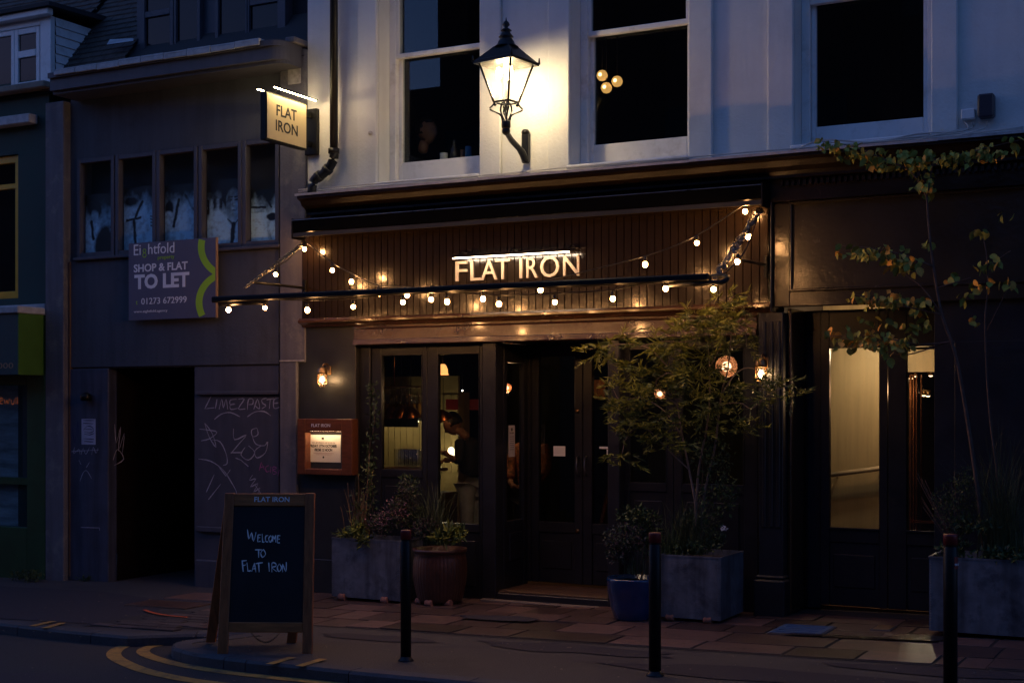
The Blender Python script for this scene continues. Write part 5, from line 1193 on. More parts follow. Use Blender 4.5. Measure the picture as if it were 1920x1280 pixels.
# street lantern
lx = X(990, 0); ly = -.45
ln = thing('street_lantern', 'black Victorian wall lantern with glowing glass on an iron bracket', 'street lamp', (lx, -.02, P(990, 318, 0).z))
def LZ(py): return P(950, py, ly).z
c = Vector((P(949, 150, ly).x, ly, 0)); rot = R(45-8)
k = .307/2*math.sqrt(2); kb = .14/2*math.sqrt(2)
ztopg, zbotg = LZ(119), LZ(192)
roofp = [(k*1.22, ztopg-.012), (k*1.22, ztopg+.01), (k*1.12, ztopg+.02), (k*.45, LZ(88))]
MB().lathe(roofp, c, 4, rot=rot, sq=True).build('roof', m_cast, ln)
MB().lathe([(k*.46, LZ(89)), (.07, LZ(84)), (.062, LZ(78)), (.045, LZ(72)), (.06, LZ(70)), (.04, LZ(64)), (.03, LZ(60)), (.045, LZ(58)), (.03, LZ(55)), (.012, LZ(52)), (.03, LZ(47)), (.02, LZ(42)), (.006, LZ(39)), (.002, LZ(33))], c, 18).build('finial', m_cast, ln)
fr = MB(); cs = [Vector((math.cos(2*math.pi*j/4+rot), math.sin(2*math.pi*j/4+rot), 0)) for j in range(4)]
for j in range(4):
    a = c+cs[j]*k+Vector((0, 0, ztopg)); b = c+cs[j]*kb+Vector((0, 0, zbotg)); fr.tube([b, a], .009, 6)
    a2 = c+cs[(j+1) % 4]*k+Vector((0, 0, ztopg)); b2 = c+cs[(j+1) % 4]*kb+Vector((0, 0, zbotg)); fr.tube([b, b2], .009, 6); fr.tube([a, a2], .008, 6)
    e = c+cs[j]*k*1.22+Vector((0, 0, ztopg+.0)); fr.tube([e, e+Vector((0, 0, .05))], [.009, .005], 6)
fr.build('frame', m_cast, ln)
for j in range(4):
    a = c+cs[j]*(k-.004)+Vector((0, 0, ztopg)); b = c+cs[j]*(kb-.004)+Vector((0, 0, zbotg)); a2 = c+cs[(j+1) % 4]*(k-.004)+Vector((0, 0, ztopg)); b2 = c+cs[(j+1) % 4]*(kb-.004)+Vector((0, 0, zbotg))
    nin = (c+Vector((0, 0, (ztopg+zbotg)/2))-(a+b+a2+b2)/4).normalized()*.003
    mb = MB(); mb.add([a, b, b2, a2, a+nin, b+nin, b2+nin, a2+nin], [(0, 1, 2, 3), (7, 6, 5, 4), (0, 4, 5, 1), (1, 5, 6, 2), (2, 6, 7, 3), (3, 7, 4, 0)]); mb.build('pane', g_lamp, ln)
for (ax, ay) in ((-.055, -.02), (.05, -.03), (0, .05), (0, -.0)):
    zz = LZ(138) if (ax or ay) else LZ(130)
    MB().lathe([(.004, .05), (.016, .045), (.024, .0), (.022, -.03), (.006, -.045)], c+Vector((ax, ay, zz)), 10).build('mantle', m_mantle, ln)
MB().lathe([(.006, 0), (.006, zbotg*-1+LZ(140)+.0)], c+Vector((0, 0, zbotg)), 8).build('stem', m_brass, ln)
plight('lantern_light', c+Vector((.0, .02, LZ(160))), 28, (1, .76, .45), .05, ln)
sc_ = MB()
for j in range(4):
    d = cs[j]
    pr_ = [(kb-.01, zbotg), (kb+.01, zbotg-.03), (kb+.03, zbotg-.06), (.05, LZ(215)), (.03, LZ(226)), (.03, LZ(234))]
    sc_.tube(cat_([c+d*r_+Vector((0, 0, z_)) for r_, z_ in pr_], 3), .007, 6)
    sc_.sphere(c+d*(kb-.01)+Vector((0, 0, zbotg-.02)), .014, 8)
    sc_.tube(cat_([c+d*.03+Vector((0, 0, zbotg)), c+d*.045+Vector((0, 0, LZ(208))), c+d*.012+Vector((0, 0, LZ(228)))], 3), .007, 6)
sc_.build('scroll_cradle', m_cast, ln)
MB().lathe([(.03, LZ(241)), (.036, LZ(238)), (.036, LZ(229)), (.03, LZ(226))], c, 14).build('socket', m_cast, ln)
bp_ = MB(); bp_.sphere(c+Vector((0, 0, LZ(246))), .034, 12)
bp_.tube(cat_([c+Vector((0, 0, LZ(246))), Vector((lx-.0, ly+.16, LZ(256))), Vector((lx, -.12, LZ(270))), Vector((lx, -.05, LZ(285)))], 4), [.022]*4+[.024]*4+[.03]*5, 10)
bp_.bbox(lx-.03, lx+.03, -.07, -.013, P(990, 308, 0).z, P(990, 252, 0).z, b=.012); bp_.build('bracket', m_cast, ln)
MB().lathe([(.03, -.015), (.035, 0), (.025, .02)], Vector((lx, -.045, P(990, 250, 0).z)), 12).build('bracket_cap', m_cast, ln)
# electrical boxes, cables
jbx = tag(B('junction_box', m_whitewood, None, X(1803, -.03), X(1829, -.03), -.06, -.001, P(1816, 226, 0).z, P(1816, 207, 0).z, bev=.006), 'small white junction box on the white wall by the right window', 'junction box')
jb2 = tag(B('meter_box', mat('dark_plastic', (.03, .02, .03), .4), None, X(1834, -.05), X(1865, -.05), -.09, -.001, P(1850, 224, 0).z, P(1850, 180, 0).z, bev=.012), 'dark plastic box on the white wall right of the white junction box', 'electrical box')
m_cabw = mat('painted_cable', (.5, .47, .43), .6, bump=.1)
for k, (pts, lb) in enumerate([([(560, 357), (640, 350), (760, 341), (900, 330), (1060, 314), (1200, 303), (1330, 293), (1500, 279), (1600, 268), (1760, 256), (1919, 238)], 'upper painted cable running along the ledge over the shopfront'),
      ([(560, 361), (700, 350), (850, 337), (990, 324), (1062, 318), (1240, 306), (1420, 291), (1560, 274), (1700, 259), (1800, 250), (1919, 240)], 'lower painted cable running along the ledge over the shopfront'),
      ([(1490, 283), (1540, 262), (1640, 268), (1720, 252), (1809, 246), (1809, 228)], 'cable looping up to the white junction box'),
      ([(1720, 262), (1790, 246), (1823, 240), (1823, 228)], 'short cable from the ledge to the junction box'), ([(1770, 262), (1830, 246), (1850, 238), (1850, 226)], 'short cable below the dark box')]):
    jit = .004
    t = MB().tube(cat_([P(a, b+rnd.uniform(-1.5, 1.5), -.06 if (b > 240 or k < 2) else -.03) for a, b in pts], 4), .006, 6).build('cable', m_cabw); tag(t, lb, 'cable')
MB  # eye bolt on the pilaster
eb = tag(MB().lathe([(.02, 0), (.02, .012), (.008, .016), (.008, .03)], (0, 0, 0), 10).build('wall_bolt', m_cabw), 'small round bolt on the white pilaster left of the window', 'bolt'); eb.rotation_euler = (R(90), 0, 0); eb.location = P(695, 250, -.035)
# sconces
def sconce(px, py, label, y0=-.02):
    w = P(px, py, y0-.1); t = thing('wall_lantern', label, 'wall lantern', (w.x, y0, w.z))
    c = Vector((w.x, y0-.1, w.z))
    MB().lathe([(.045, .035), (.045, .05), (.04, .085), (.015, .1), (.001, .1)], c, 16).build('cap', m_brass, t)
    MB().lathe([(.028, .035), (.03, -.03), (.022, -.055), (.001, -.06)], c, 14, caps=False).build('glass_jar', g_lamp, t)
    cg = MB()
    for j in range(6): q = 2*math.pi*j/6; d = Vector((math.cos(q), math.sin(q), 0)); cg.tube([c+d*.042+Vector((0, 0, .036)), c+d*.042+Vector((0, 0, -.045)), c+d*.022+Vector((0, 0, -.07)), c+Vector((0, 0, -.074))], .003, 5)
    for zz in (.0, -.035): cg.tube([c+Vector((.043*math.cos(2*math.pi*j/16), .043*math.sin(2*math.pi*j/16), zz)) for j in range(17)], .003, 5, caps=False)
    cg.build('cage', m_brass, t)
    MB().sphere(c+Vector((0, 0, -.012)), .017, 10, 1.5).build('bulb', m_fil, t)
    m_ = MB(); m_.tube(cat_([c+Vector((0, 0, .09)), c+Vector((.0, .03, .125)), c+Vector((.0, .085, .12)), c+Vector((.0, .095, .07))], 3), .009, 8); m_.bbox(c.x-.03, c.x+.03, y0-.015, y0, c.z+.03, c.z+.11, b=.006); m_.build('arm', m_brass, t)
sconce(604, 709, 'brass caged wall lantern on the left pier above the menu case')
sconce(1427, 697, 'brass caged wall lantern on the right pier behind the tree', -.075)
# menu case
mc = thing('menu_case', 'orange-brown wooden menu case with lit notice on the left pier', 'menu case', P(608, 890, -.08))
ym = -.12; xa, xb2 = X(557, ym), X(660, ym); za, zb2 = P(608, 890, ym).z, P(608, 785, ym).z
i0, i1 = X(572, ym), X(640, ym); j0, j1 = P(608, 879, ym).z, P(608, 808, ym).z
m_ = MB(); m_.bbox(xa, i0, ym, -.0205, za, zb2, b=.005); m_.bbox(i1, xb2, ym, -.0205, za, zb2, b=.005); m_.bbox(i0-.001, i1+.001, ym+.001, -.021, za, j0, b=.005); m_.bbox(i0-.001, i1+.001, ym+.001, -.021, j1, zb2, b=.005); m_.build('case', m_menuwood, mc)
B('back_panel', mat('dark_felt', (.012, .014, .018), .9), mc, i0, i1, -.035, -.0215, j0, j1)
B('front_glass', g_clear, mc, i0+.001, i1-.001, ym+.012, ym+.015, j0+.0005, j1-.0005)
yn = -.038; B('notice', m_paper, mc, X(576, yn), X(638.5, yn), yn, yn+.002, P(608, 866, yn).z, P(608, 815, yn).z)
B('light_strip', emit('menu_strip_glow', (1, .62, .34), 60), mc, i0+.02, i1-.02, ym+.024, ym+.04, j1-.005, j1-.001); B('header_lip', m_menuwood, mc, i0+.001, i1-.001, ym+.002, ym+.011, j1-.014, j1-.0005)
def mtxt(s, a, b, yb_, yt_, m=m_ink, y=yn, bold=0):
    p = P(a, yb_, y); text(s, X(b, y)-X(a, y), P(a, yt_, y).z-p.z, (p.x, y-.0005, p.z), (1, 0, 0), m, mc, bold=bold, ext=.0006)
mtxt('FLAT IRON', 584, 619, 800, 794, m_print, ym-.0002)
mtxt("WE'LL BE OPENING OUR DOORS ON", 585, 628, 831, 828); mtxt('FRIDAY 17TH OCTOBER', 581, 632, 838, 832.5, bold=.04); mtxt('FROM 12 NOON', 590, 623, 845.5, 840, bold=.04)
for k, (a, b) in enumerate([(588, 626), (592, 622)]): B('text_line', mat('red_ink', (.3, .05, .03), .6), mc, X(a, yn), X(b, yn), yn-.001, yn-.0005, P(608, 849.5+k*2.5, yn).z, P(608, 849+k*2.5, yn).z)
B('emblem', m_ink, mc, X(603, yn), X(607.5, yn), yn-.001, yn-.0005, P(605, 823.5, yn).z, P(605, 819.5, yn).z); B('emblem', m_ink, mc, X(605, yn), X(608, yn), yn-.001, yn-.0005, P(605, 858.5, yn).z, P(605, 855, yn).z)

# ================================================================ street things
def bollard(px, py, wpx, top, label, sticker=False):
    g = G(px, py); t = thing('bollard', label, 'bollard', g, group='black bollards along the kerb')
    dist = (g.y+D)/(CS+(px-960)/F*SN); r = wpx/2*dist/F; h = (py-top)/F*dist
    MB().lathe([(r*1.0, 0), (r, h-.075), (r*.9, h-.07), (r*.9, h-.062), (r, h-.058)], (0, 0, 0), 20).build('post', m_black, t, local=True)
    MB().lathe([(r*1.5, -.004), (r*1.45, .008), (r*1.1, .016), (r*1.0, .03)], (0, 0, 0), 20).build('collar', m_cast, t, local=True)
    MB().lathe([(r*1.005, h-.058), (r*1.005, h-.008), (r*.97, h-.0), (.001, h)], (0, 0, 0), 20).build('red_band', m_red, t, local=True)
    if sticker:
        for (z0, z1, m_) in ((h-.185, h-.12, m_red),):
            mb = MB(); vs = []
            for i in range(7):
                q = R(-75)+TH+R(i*9); vs += [((r+.001)*math.cos(q), (r+.001)*math.sin(q), z0), ((r+.001)*math.cos(q), (r+.001)*math.sin(q), z1)]
            mb.add(vs, [(2*i, 2*i+2, 2*i+3, 2*i+1) for i in range(6)]); mb.build('sticker', m_, t, local=True)
            qq = R(-55)+TH
            text('ULU', .03, .012, g+Vector(((r+.0035)*math.cos(qq), (r+.0035)*math.sin(qq), z0+.018)), (-math.sin(qq), math.cos(qq), 0), m_print, t, anchor='c')
bollard(761, 1238, 20, 993, 'bollard in front of the brown ribbed pot, leftmost of the three')
bollard(1228, 1266, 23, 998, 'red-topped bollard between the blue pot and the zinc planter')
bollard(1782, 1292, 26, 1001, 'red-topped bollard with a red sticker before the right-hand planter', True)
# A board
gA = (G(430, 1215)+G(590, 1214))/2
ab = thing('a_board', 'wooden A-board chalkboard saying Welcome to Flat Iron near the kerb', 'a-board', gA, rz=TH-R(2))
Wd, Hh, dep = .625, 1.045, .30
tilt = math.atan2(.14, Hh)
def slant(mb, sgn):
    for i, v in enumerate(mb.v): x, y, z = v; mb.v[i] = (x*(1-.035*z/Hh)+(-.02-.17*(1-z/Hh) if sgn > 0 else 0), y+sgn*(.16*(1-z/Hh))+(.12 if sgn > 0 else 0)-.06, z)
    return mb
def abpart(name, m, sgn, *a, b=.004): return slant(MB().bbox(*a, b=b), sgn).build(name, m, ab, local=True)
for s_ in (-1, 1):
    x = s_*(Wd/2-.033)
    abpart('leg', m_oak, -1, x-.033, x+.033, -.017, .017, 0, Hh)
    abpart('leg', m_oak, 1, x-.033, x+.033, -.017, .017, 0, Hh-.01)
abpart('top_rail', m_oakh, -1, -Wd/2+.066, Wd/2-.066, -.015, .015, Hh-.085, Hh-.003); abpart('bottom_rail', m_oakh, -1, -Wd/2+.066, Wd/2-.066, -.015, .015, .14, .205)
abpart('chalk_panel', m_chalkbd, -1, -Wd/2+.06, Wd/2-.06, -.006, .006, .2, Hh-.08)
abpart('rear_panel', m_chalkbd, 1, -Wd/2+.06, Wd/2-.06, -.006, .006, .16, Hh-.02); abpart('rear_rail', m_oakh, 1, -Wd/2+.066, Wd/2-.066, -.012, .015, .13, .19)
ch = chain(Vector((-.11, -.2, .16)), Vector((.06, .16, .15)), 26, None, m=m_chainm, r=.006, wire=.002, sag=.11); ch.parent = ab
MAB = Matrix.Translation(gA) @ Matrix.Rotation(TH-R(2), 4, 'Z')
def abp(z, x=0, off=-.0065): return MAB @ Vector((x*(1-.035*z/Hh), -.16*(1-z/Hh)-.06+off, z))
p0 = abp(.5); nrmA = (abp(.5, .1)-abp(.5, 0)).cross(abp(.9)-abp(.5)).normalized()
def fA(px, py): return MAB.inverted() @ on_plane(px, py, p0, nrmA)
nl = MAB.to_3x3().inverted() @ nrmA
def s_ab(lines, w): 
    o = strokes(lines, w, fA, nl, m_chalk, None, 'handwriting'); o.parent = ab
    return o
W1 = [[(466, 992), (469, 1010), (474, 998), (478, 1014), (483, 997)], [(487, 1002), (486, 1015), (492, 1014)], [(487, 1002), (493, 1002)], [(486, 1008), (491, 1007)], [(495, 1000), (496, 1016), (500, 1015)], [(507, 1003), (502, 1005), (502, 1014), (507, 1015)], [(512, 1003), (508, 1009), (511, 1016), (515, 1009), (512, 1003)], [(516, 1015), (516, 1003), (519, 1010), (522, 1002), (522, 1016)], [(526, 1003), (525, 1017)], [(526, 1003), (531, 1004)], [(525, 1010), (530, 1010)], [(525, 1017), (530, 1017)]]
W1 = [[(464+(a-466)*.95, b) for a, b in l] for l in W1]
W2 = [[(478, 1030), (491, 1030)], [(485, 1030), (485, 1045)], [(494, 1029), (489, 1036), (492, 1044), (498, 1038), (494, 1029)]]
W3 = [[(454, 1050), (456, 1071)], [(453, 1051), (463, 1050)], [(455, 1060), (461, 1058)], [(463, 1054), (465, 1070), (471, 1069)], [(472, 1071), (477, 1055), (480, 1072)], [(473, 1066), (480, 1065)], [(479, 1056), (493, 1054)], [(485, 1055), (486, 1072)], [(504, 1054), (505, 1071)], [(510, 1072), (510, 1055), (517, 1056), (517, 1061), (510, 1063), (519, 1071)], [(524, 1056), (520, 1063), (523, 1071), (528, 1064), (524, 1056)], [(530, 1072), (530, 1057), (536, 1071), (537, 1053)]]
s_ab(W1, .009); s_ab(W2, .009); s_ab(W3, .009)
o0 = fA(467, 949); t = text('FLAT IRON', .235, .033, (0, 0, 0), (1, 0, 0), m_chalk, None, name='lettering', bold=.012); 
me = t.data
for v in me.vertices: z = Hh-.057+v.co.z; x = v.co.x-.1; y = v.co.y-.017-.16*(1-z/Hh)-.06; v.co = (x, y, z)
t.parent = ab
# planters
def rivets(mb, xs, y0, z0, z1, n, r=.006, face='f'):
    for x in xs:
        for i in range(n):
            z = z0+(z1-z0)*(i+.5)/n
            if face == 'f': mb.add([(x-r, y0, z), (x, y0, z-r), (x+r, y0, z), (x, y0, z+r), (x, y0-r*.7, z)], [(0, 1, 4), (1, 2, 4), (2, 3, 4), (3, 0, 4)])
            else: mb.add([(y0, x-r, z), (y0, x, z-r), (y0, x+r, z), (y0, x, z+r), (y0+r*.7, x, z)], [(0, 1, 4), (1, 2, 4), (2, 3, 4), (3, 0, 4)])
def planter(label, x0, x1, y0, y1, h, foot_px=None, taper=0.0):
    xc, yc_ = (x0+x1)/2, (y0+y1)/2; g = gz(xc); t = thing('zinc_planter', label, 'planter', (xc, yc_, g)); w, d = (x1-x0)/2, (y1-y0)/2; zb = .035
    tk = .008; mb = MB()
    def ringbox(r0x, r0y, r1x, r1y, za, zb_):
        mb.lathe
    o_ = [(-w, -d), (w, -d), (w, d), (-w, d)]
    vs = []
    for z, k in ((zb, 1-taper), (h-.012, 1), (h-.012, 1.012), (h, 1.012), (h, .965), (h-.07, .96)):
        vs += [(a*k, b*k, z) for a, b in o_]
    fs = [(0, 1, 2, 3)]
    for r_ in range(5):
        for j in range(4): a = r_*4+j; b = r_*4+(j+1) % 4; fs.append((a, b, b+4, a+4))
    mb.add(vs, fs); mb.build('box', m_zinc, t, local=True)
    mb = MB(); mb.box(-w*.95, w*.95, -d*.95, d*.95, h-.08, h-.045); mb.build('soil', m_soil, t, local=True)
    mb = MB(); rivets(mb, [-w+.012, w-.02], -d-.0005, zb+.02, h-.03, 26); rivets(mb, [-d+.02], w+.0005, zb+.02, h-.03, 26, face='s'); mb.build('rivets', m_zinc, t, local=True)
    for fx, fy in ((-w*.7, -d*.8), (w*.55, -d*.8), (-w*.7, d*.7), (w*.55, d*.7)): foot(t, fx, fy)
    return t
def foot(t, fx, fy):
    mb = MB(); mb.lathe([(.026, -.03), (.032, -.02), (.028, 0), (.032, .022), (.03, .034)], (0, 0, 0), 12); 
    for i, v in enumerate(mb.v): x, y, z = v; mb.v[i] = (fx+z*1.0, fy+x-.03, .033+y)
    mb.build('pot_foot', m_terra2, t, local=True)
pA0, pA1 = X(622, -.42), X(750, -.42)
plA = planter('riveted grey zinc planter under the menu case, leftmost planter', pA0, pA1, -.42, -.06, P(690, 1010, -.42).z-gz(-6.4))
plB = planter('riveted zinc planter holding the tall feathery tree, beside the blue pot', X(1238, -.56), X(1351, -.56), -.56, -.04, P(1300, 1041, -.56).z-gz(-3.4))
plC = planter('large zinc planter with grasses at the right edge of the pavement', X(1742, -.56), X(2010, -.56), -.56, -.08, P(1800, 1046, -.56).z-gz(-1.6))
def pot(label, px, base, y, prof, m, rib=0, n=48):
    g = G(px, base); g = Vector((X(px, y), y, 0)); g.z = gz(g.x); t = thing('plant_pot', label, 'plant pot', g)
    mb = MB(); mb.lathe(prof, (0, 0, 0), n)
    if rib:
        for i, v in enumerate(mb.v):
            x, y_, z = v; r = math.hypot(x, y_); q = math.atan2(y_, x)
            if .03 < z < prof[-4][1]-.05 and r > .05: k = 1+.012*math.cos(q*rib); mb.v[i] = (x*k, y_*k, z)
    mb.build('pot', m, t, local=True); H = prof[-1][1]; MB().lathe([(.001, H-.0), (prof[-1][0]*.99, H-.0)], (0, 0, 0), 24, caps=False).build('soil', m_soil, t, local=True)
    return t
hb = P(825, 1027, -.3).z-gz(-5.8); rr = 50*11.3/F
pr1 = [(rr*.80, .03), (rr*.86, .06)]+[(rr*(.86+.16*math.sin(math.pi*t/1.25)), .06+(hb-.1)*t) for t in (.1, .2, .3, .4, .5, .6, .7, .8, .9, 1)]+[(rr*.98, hb-.03), (rr*1.03, hb-.02), (rr*1.03, hb), (rr*.93, hb), (rr*.9, hb-.04)]
plD = pot('brown ribbed terracotta pot between the zinc planter and the doorway', 825, 1135, -.3, pr1, m_terra, rib=44, n=176)
for fx, fy in ((.0, -rr*.8), (-rr*.6, -rr*.5), (rr*.6, -rr*.45)): foot(plD, fx, fy+.03)
hb2 = P(1190, 1080, -.5).z-gz(-4); r2 = 47*10.5/F
pr2 = [(r2*.6, .0), (r2*.72, .02), (r2*.86, .1), (r2*.95, .2), (r2*1.0, hb2*.7), (r2*1.0, hb2-.03), (r2*1.02, hb2-.015), (r2*1.0, hb2), (r2*.93, hb2), (r2*.9, hb2-.03)]
plE = pot('glossy cobalt blue glazed pot right of the doorway', 1186, 1170, -.55, pr2, m_blueglaze, n=40)

# ---------------- foliage tools
def leaf_mesh(mb, p, d, n, L, w, fold=.3):
    d = d.normalized(); s = d.cross(n)
    if s.length < 1e-3: s = d.cross(Vector((1, .3, .2)))
    s.normalize(); n = s.cross(d)
    a = p; b = p+d*L*.4+s*w/2+n*w*fold; c = p+d*L-n*L*.12; e = p+d*L*.4-s*w/2+n*w*fold; m = p+d*L*.45
    mb.add([a, b, c, e, m], [(0, 1, 4), (1, 2, 4), (0, 4, 3), (4, 2, 3)])
def rv(r=1): return Vector((rnd.gauss(0, 1), rnd.gauss(0, 1), rnd.gauss(0, 1)))*r
def foliage(parent, centers, n, L, w, m, name='foliage', up=.2, spread=1, mats=None):
    """centers: list of (point, radius xyz)"""
    mb = MB()
    tot = sum(r.x*r.z for _, r in centers)
    for c, r in centers:
        for _ in range(max(1, int(n*r.x*r.z/tot))):
            q = rv(1).normalized()*(rnd.random()**.5); p = c+Vector((q.x*r.x, q.y*r.y, q.z*r.z))
            if mats: mb.mi = rnd.randrange(len(mats))
            leaf_mesh(mb, p, q*.6*spread+rv(.6)+Vector((0, 0, up)), rv(1), L*rnd.uniform(.6, 1.3), w*rnd.uniform(.7, 1.3))
    return mb.build(name, mats or m, parent, raw=True)
def plant(name, label, cat, base): return thing(name, label, cat, base)
def V3(a, b, c): return Vector((a, b, c))
def blades(parent, base, n, L, w, m, lean=.5, rad=.06, name='blades', droop=.6):
    mb = MB()
    for _ in range(n):
        q = rnd.uniform(0, 2*math.pi); d = Vector((math.cos(q), math.sin(q), 0)); l = L*rnd.uniform(.5, 1.1); ln_ = lean*rnd.uniform(.1, 1.2)
        p = base+Vector((rnd.gauss(0, rad), rnd.gauss(0, rad*.6), 0)); s = Vector((-d.y, d.x, 0)); vs = []
        for k in range(6):
            t = k/5; c = p+d*(ln_*l*t**1.6)+Vector((0, 0, l*t*(1-droop*ln_*t*t)))
            ww = w*(1-t*.85); vs += [c+s*ww/2, c-s*ww/2]
        mb.add(vs, [(2*k, 2*k+1, 2*k+3, 2*k+2) for k in range(5)])
    return mb.build(name, m, parent, raw=True)
def topz(t, px, py, y): return P(px, py, y)
# left zinc planter plants
yy = -.24
b = P(660, 1008, yy); t = plant('reed_plant', 'tall upright stems with straw-coloured blades in the left zinc planter', 'plant', b)
mb = MB()
for (a0, b0, a1, b1) in [(662, 1005, 652, 905), (668, 1005, 672, 890), (675, 1005, 690, 900), (680, 1005, 700, 880), (664, 1000, 655, 930), (685, 1000, 693, 850)]: mb.tube(cat_([P(a0, b0, yy), P((a0+a1)/2+rnd.uniform(-4, 4), (b0+b1)/2, yy+.02), P(a1, b1, yy)], 4), .005, 5, r2=.002)
mb.build('stems', m_straw, t); blades(t, P(672, 1003, yy), 46, .42, .008, m_straw, .25, .05); foliage(t, [(P(675, 955, yy), V3(.09, .06, .2)), (P(690, 900, yy), V3(.06, .05, .2))], 120, .05, .018, m_leaf_gr)
b = P(690, 900, .0); t = plant('climbing_plant', 'dark leafy climber rising beside the menu case and folding window', 'climber', P(690, 1010, -.1))
mb = MB(); cl_ = cat_([P(692, 1010, -.12), P(700, 930, -.1), P(690, 860, -.08), P(702, 790, -.08), P(697, 725, -.08)], 5); mb.tube(cl_, .005, 5, r2=.002); mb.build('stem', m_bark, t)
foliage(t, [(p, V3(.06, .04, .05)) for p in cl_], 260, .042, .026, m_leaf_dk, mats=[m_leaf_dk])
t = plant('trailing_plant', 'bright green low leaves spilling over the left zinc planter rim', 'plant', P(655, 1008, -.36))
foliage(t, [(P(650, 1000, -.38), V3(.1, .07, .03)), (P(672, 988, -.3), V3(.09, .07, .06)), (P(680, 1012, -.43), V3(.05, .02, .06))], 330, .055, .018, m_leaf_gr, up=-.1, mats=[m_leaf_gr, m_leaf_ol])
t = plant('shrub', 'purple-brown and pale speckled shrub at the right of the left zinc planter', 'shrub', P(720, 1008, -.28))
foliage(t, [(P(715, 985, -.3), V3(.14, .11, .1)), (P(740, 965, -.28), V3(.15, .11, .12)), (P(760, 930, -.2), V3(.1, .08, .14))], 1500, .026, .014, m_leaf_pu, mats=[m_leaf_pu, m_leaf_pl, m_leaf_dk])
foliage(t, [(P(715, 975, -.36), V3(.15, .09, .08)), (P(742, 955, -.32), V3(.14, .09, .1))], 150, .016, .012, mat('dusty_pink_petal', (.42, .2, .22), .6, bump=0), name='flowers')
t = plant('tall_shrub', 'slender upright dark shrub standing behind the brown ribbed pot', 'shrub', P(765, 1008, -.12))
foliage(t, [(P(765, 915, -.12), V3(.11, .08, .12)), (P(752, 960, -.12), V3(.1, .08, .15)), (P(785, 980, -.12), V3(.1, .06, .15))], 800, .034, .016, m_leaf_dk, mats=[m_leaf_dk, m_leaf_gr])
mb = MB(); [mb.tube([P(765+k*4, 1010, -.12), P(755+k*9, 910, -.12)], .004, 5, r2=.002) for k in range(3)]; mb.build('stems', m_bark, t)
# pot D plants
yp_ = -.3
t = plant('grass_plant', 'fine arching grass fountaining from the brown ribbed pot', 'grass', P(815, 1025, yp_)); blades(t, P(815, 1020, yp_), 210, .62, .004, m_grass, .6, .05)
t = plant('shrub', 'pale speckled shrub at the left of the brown ribbed pot', 'shrub', P(800, 1020, yp_-.05)); foliage(t, [(P(800, 990, yp_-.05), V3(.12, .1, .09))], 650, .026, .015, m_leaf_pl, mats=[m_leaf_pl, m_leaf_dk, m_leaf_pu])
t = plant('leafy_plant', 'bright broad-leaved plant at the right of the brown ribbed pot', 'plant', P(850, 1022, yp_-.05)); foliage(t, [(P(850, 1000, yp_-.08), V3(.11, .08, .06)), (P(826, 1010, yp_-.12), V3(.06, .05, .04))], 170, .075, .032, m_leaf_gr, mats=[m_leaf_gr, m_leaf_ol])
# pot E plants
ye_ = -.55
t = plant('shrub', 'pale grey-green shrub growing in the cobalt blue pot', 'shrub', P(1180, 1078, ye_))
foliage(t, [(P(1172, 1010, ye_), V3(.18, .12, .12)), (P(1160, 1035, ye_), V3(.1, .1, .09))], 1300, .026, .017, m_leaf_pl, mats=[m_leaf_pl, m_leaf_pu, m_leaf_dk])
mb = MB(); [mb.tube([P(1185+k*3, 1078, ye_), P(1160+k*12, 1020, ye_)], .004, 5, r2=.002) for k in range(5)]; mb.build('stems', m_bark, t)
t = plant('leafy_plant', 'loose dark green foliage rising behind the blue pot', 'plant', P(1200, 1078, ye_+.05)); foliage(t, [(P(1190, 965, ye_+.08), V3(.15, .1, .07)), (P(1215, 1000, ye_+.1), V3(.1, .08, .2))], 420, .045, .022, m_leaf_dk, mats=[m_leaf_dk, m_leaf_gr]); blades(t, P(1190, 1075, ye_), 40, .22, .007, m_grass, .5, .04)
t = tag(blades(None, P(1198, 1088, ye_-.12), 3, .14, .02, m_straw, 1.0, .02), 'dry straw leaf drooping over the rim of the blue pot', 'leaf'); t.name = 'dry_leaf'
# planter B: grasses, flowers
yB = -.35
t = plant('grass_plant', 'arching green grass clump in the centre zinc planter', 'grass', P(1290, 1040, yB)); blades(t, P(1290, 1038, yB), 220, .5, .0055, m_grass, .6, .07)
t = plant('grass_plant', 'low tufted grass at the left corner of the centre zinc planter', 'grass', P(1255, 1042, yB-.1)); blades(t, P(1255, 1040, yB-.1), 90, .26, .007, m_leaf_gr, .8, .05)
t = plant('flowering_plant', 'small white flowers over leaves near the right rim of the centre planter', 'flowers', P(1350, 1030, yB)); foliage(t, [(P(1345, 1012, yB), V3(.07, .06, .06)), (P(1300, 1025, yB-.1), V3(.2, .1, .05))], 330, .036, .018, m_leaf_dk, mats=[m_leaf_dk, m_leaf_gr])
foliage(t, [(P(1357, 990, yB), V3(.022, .02, .018))], 26, .018, .014, m_flower, name='flowers')
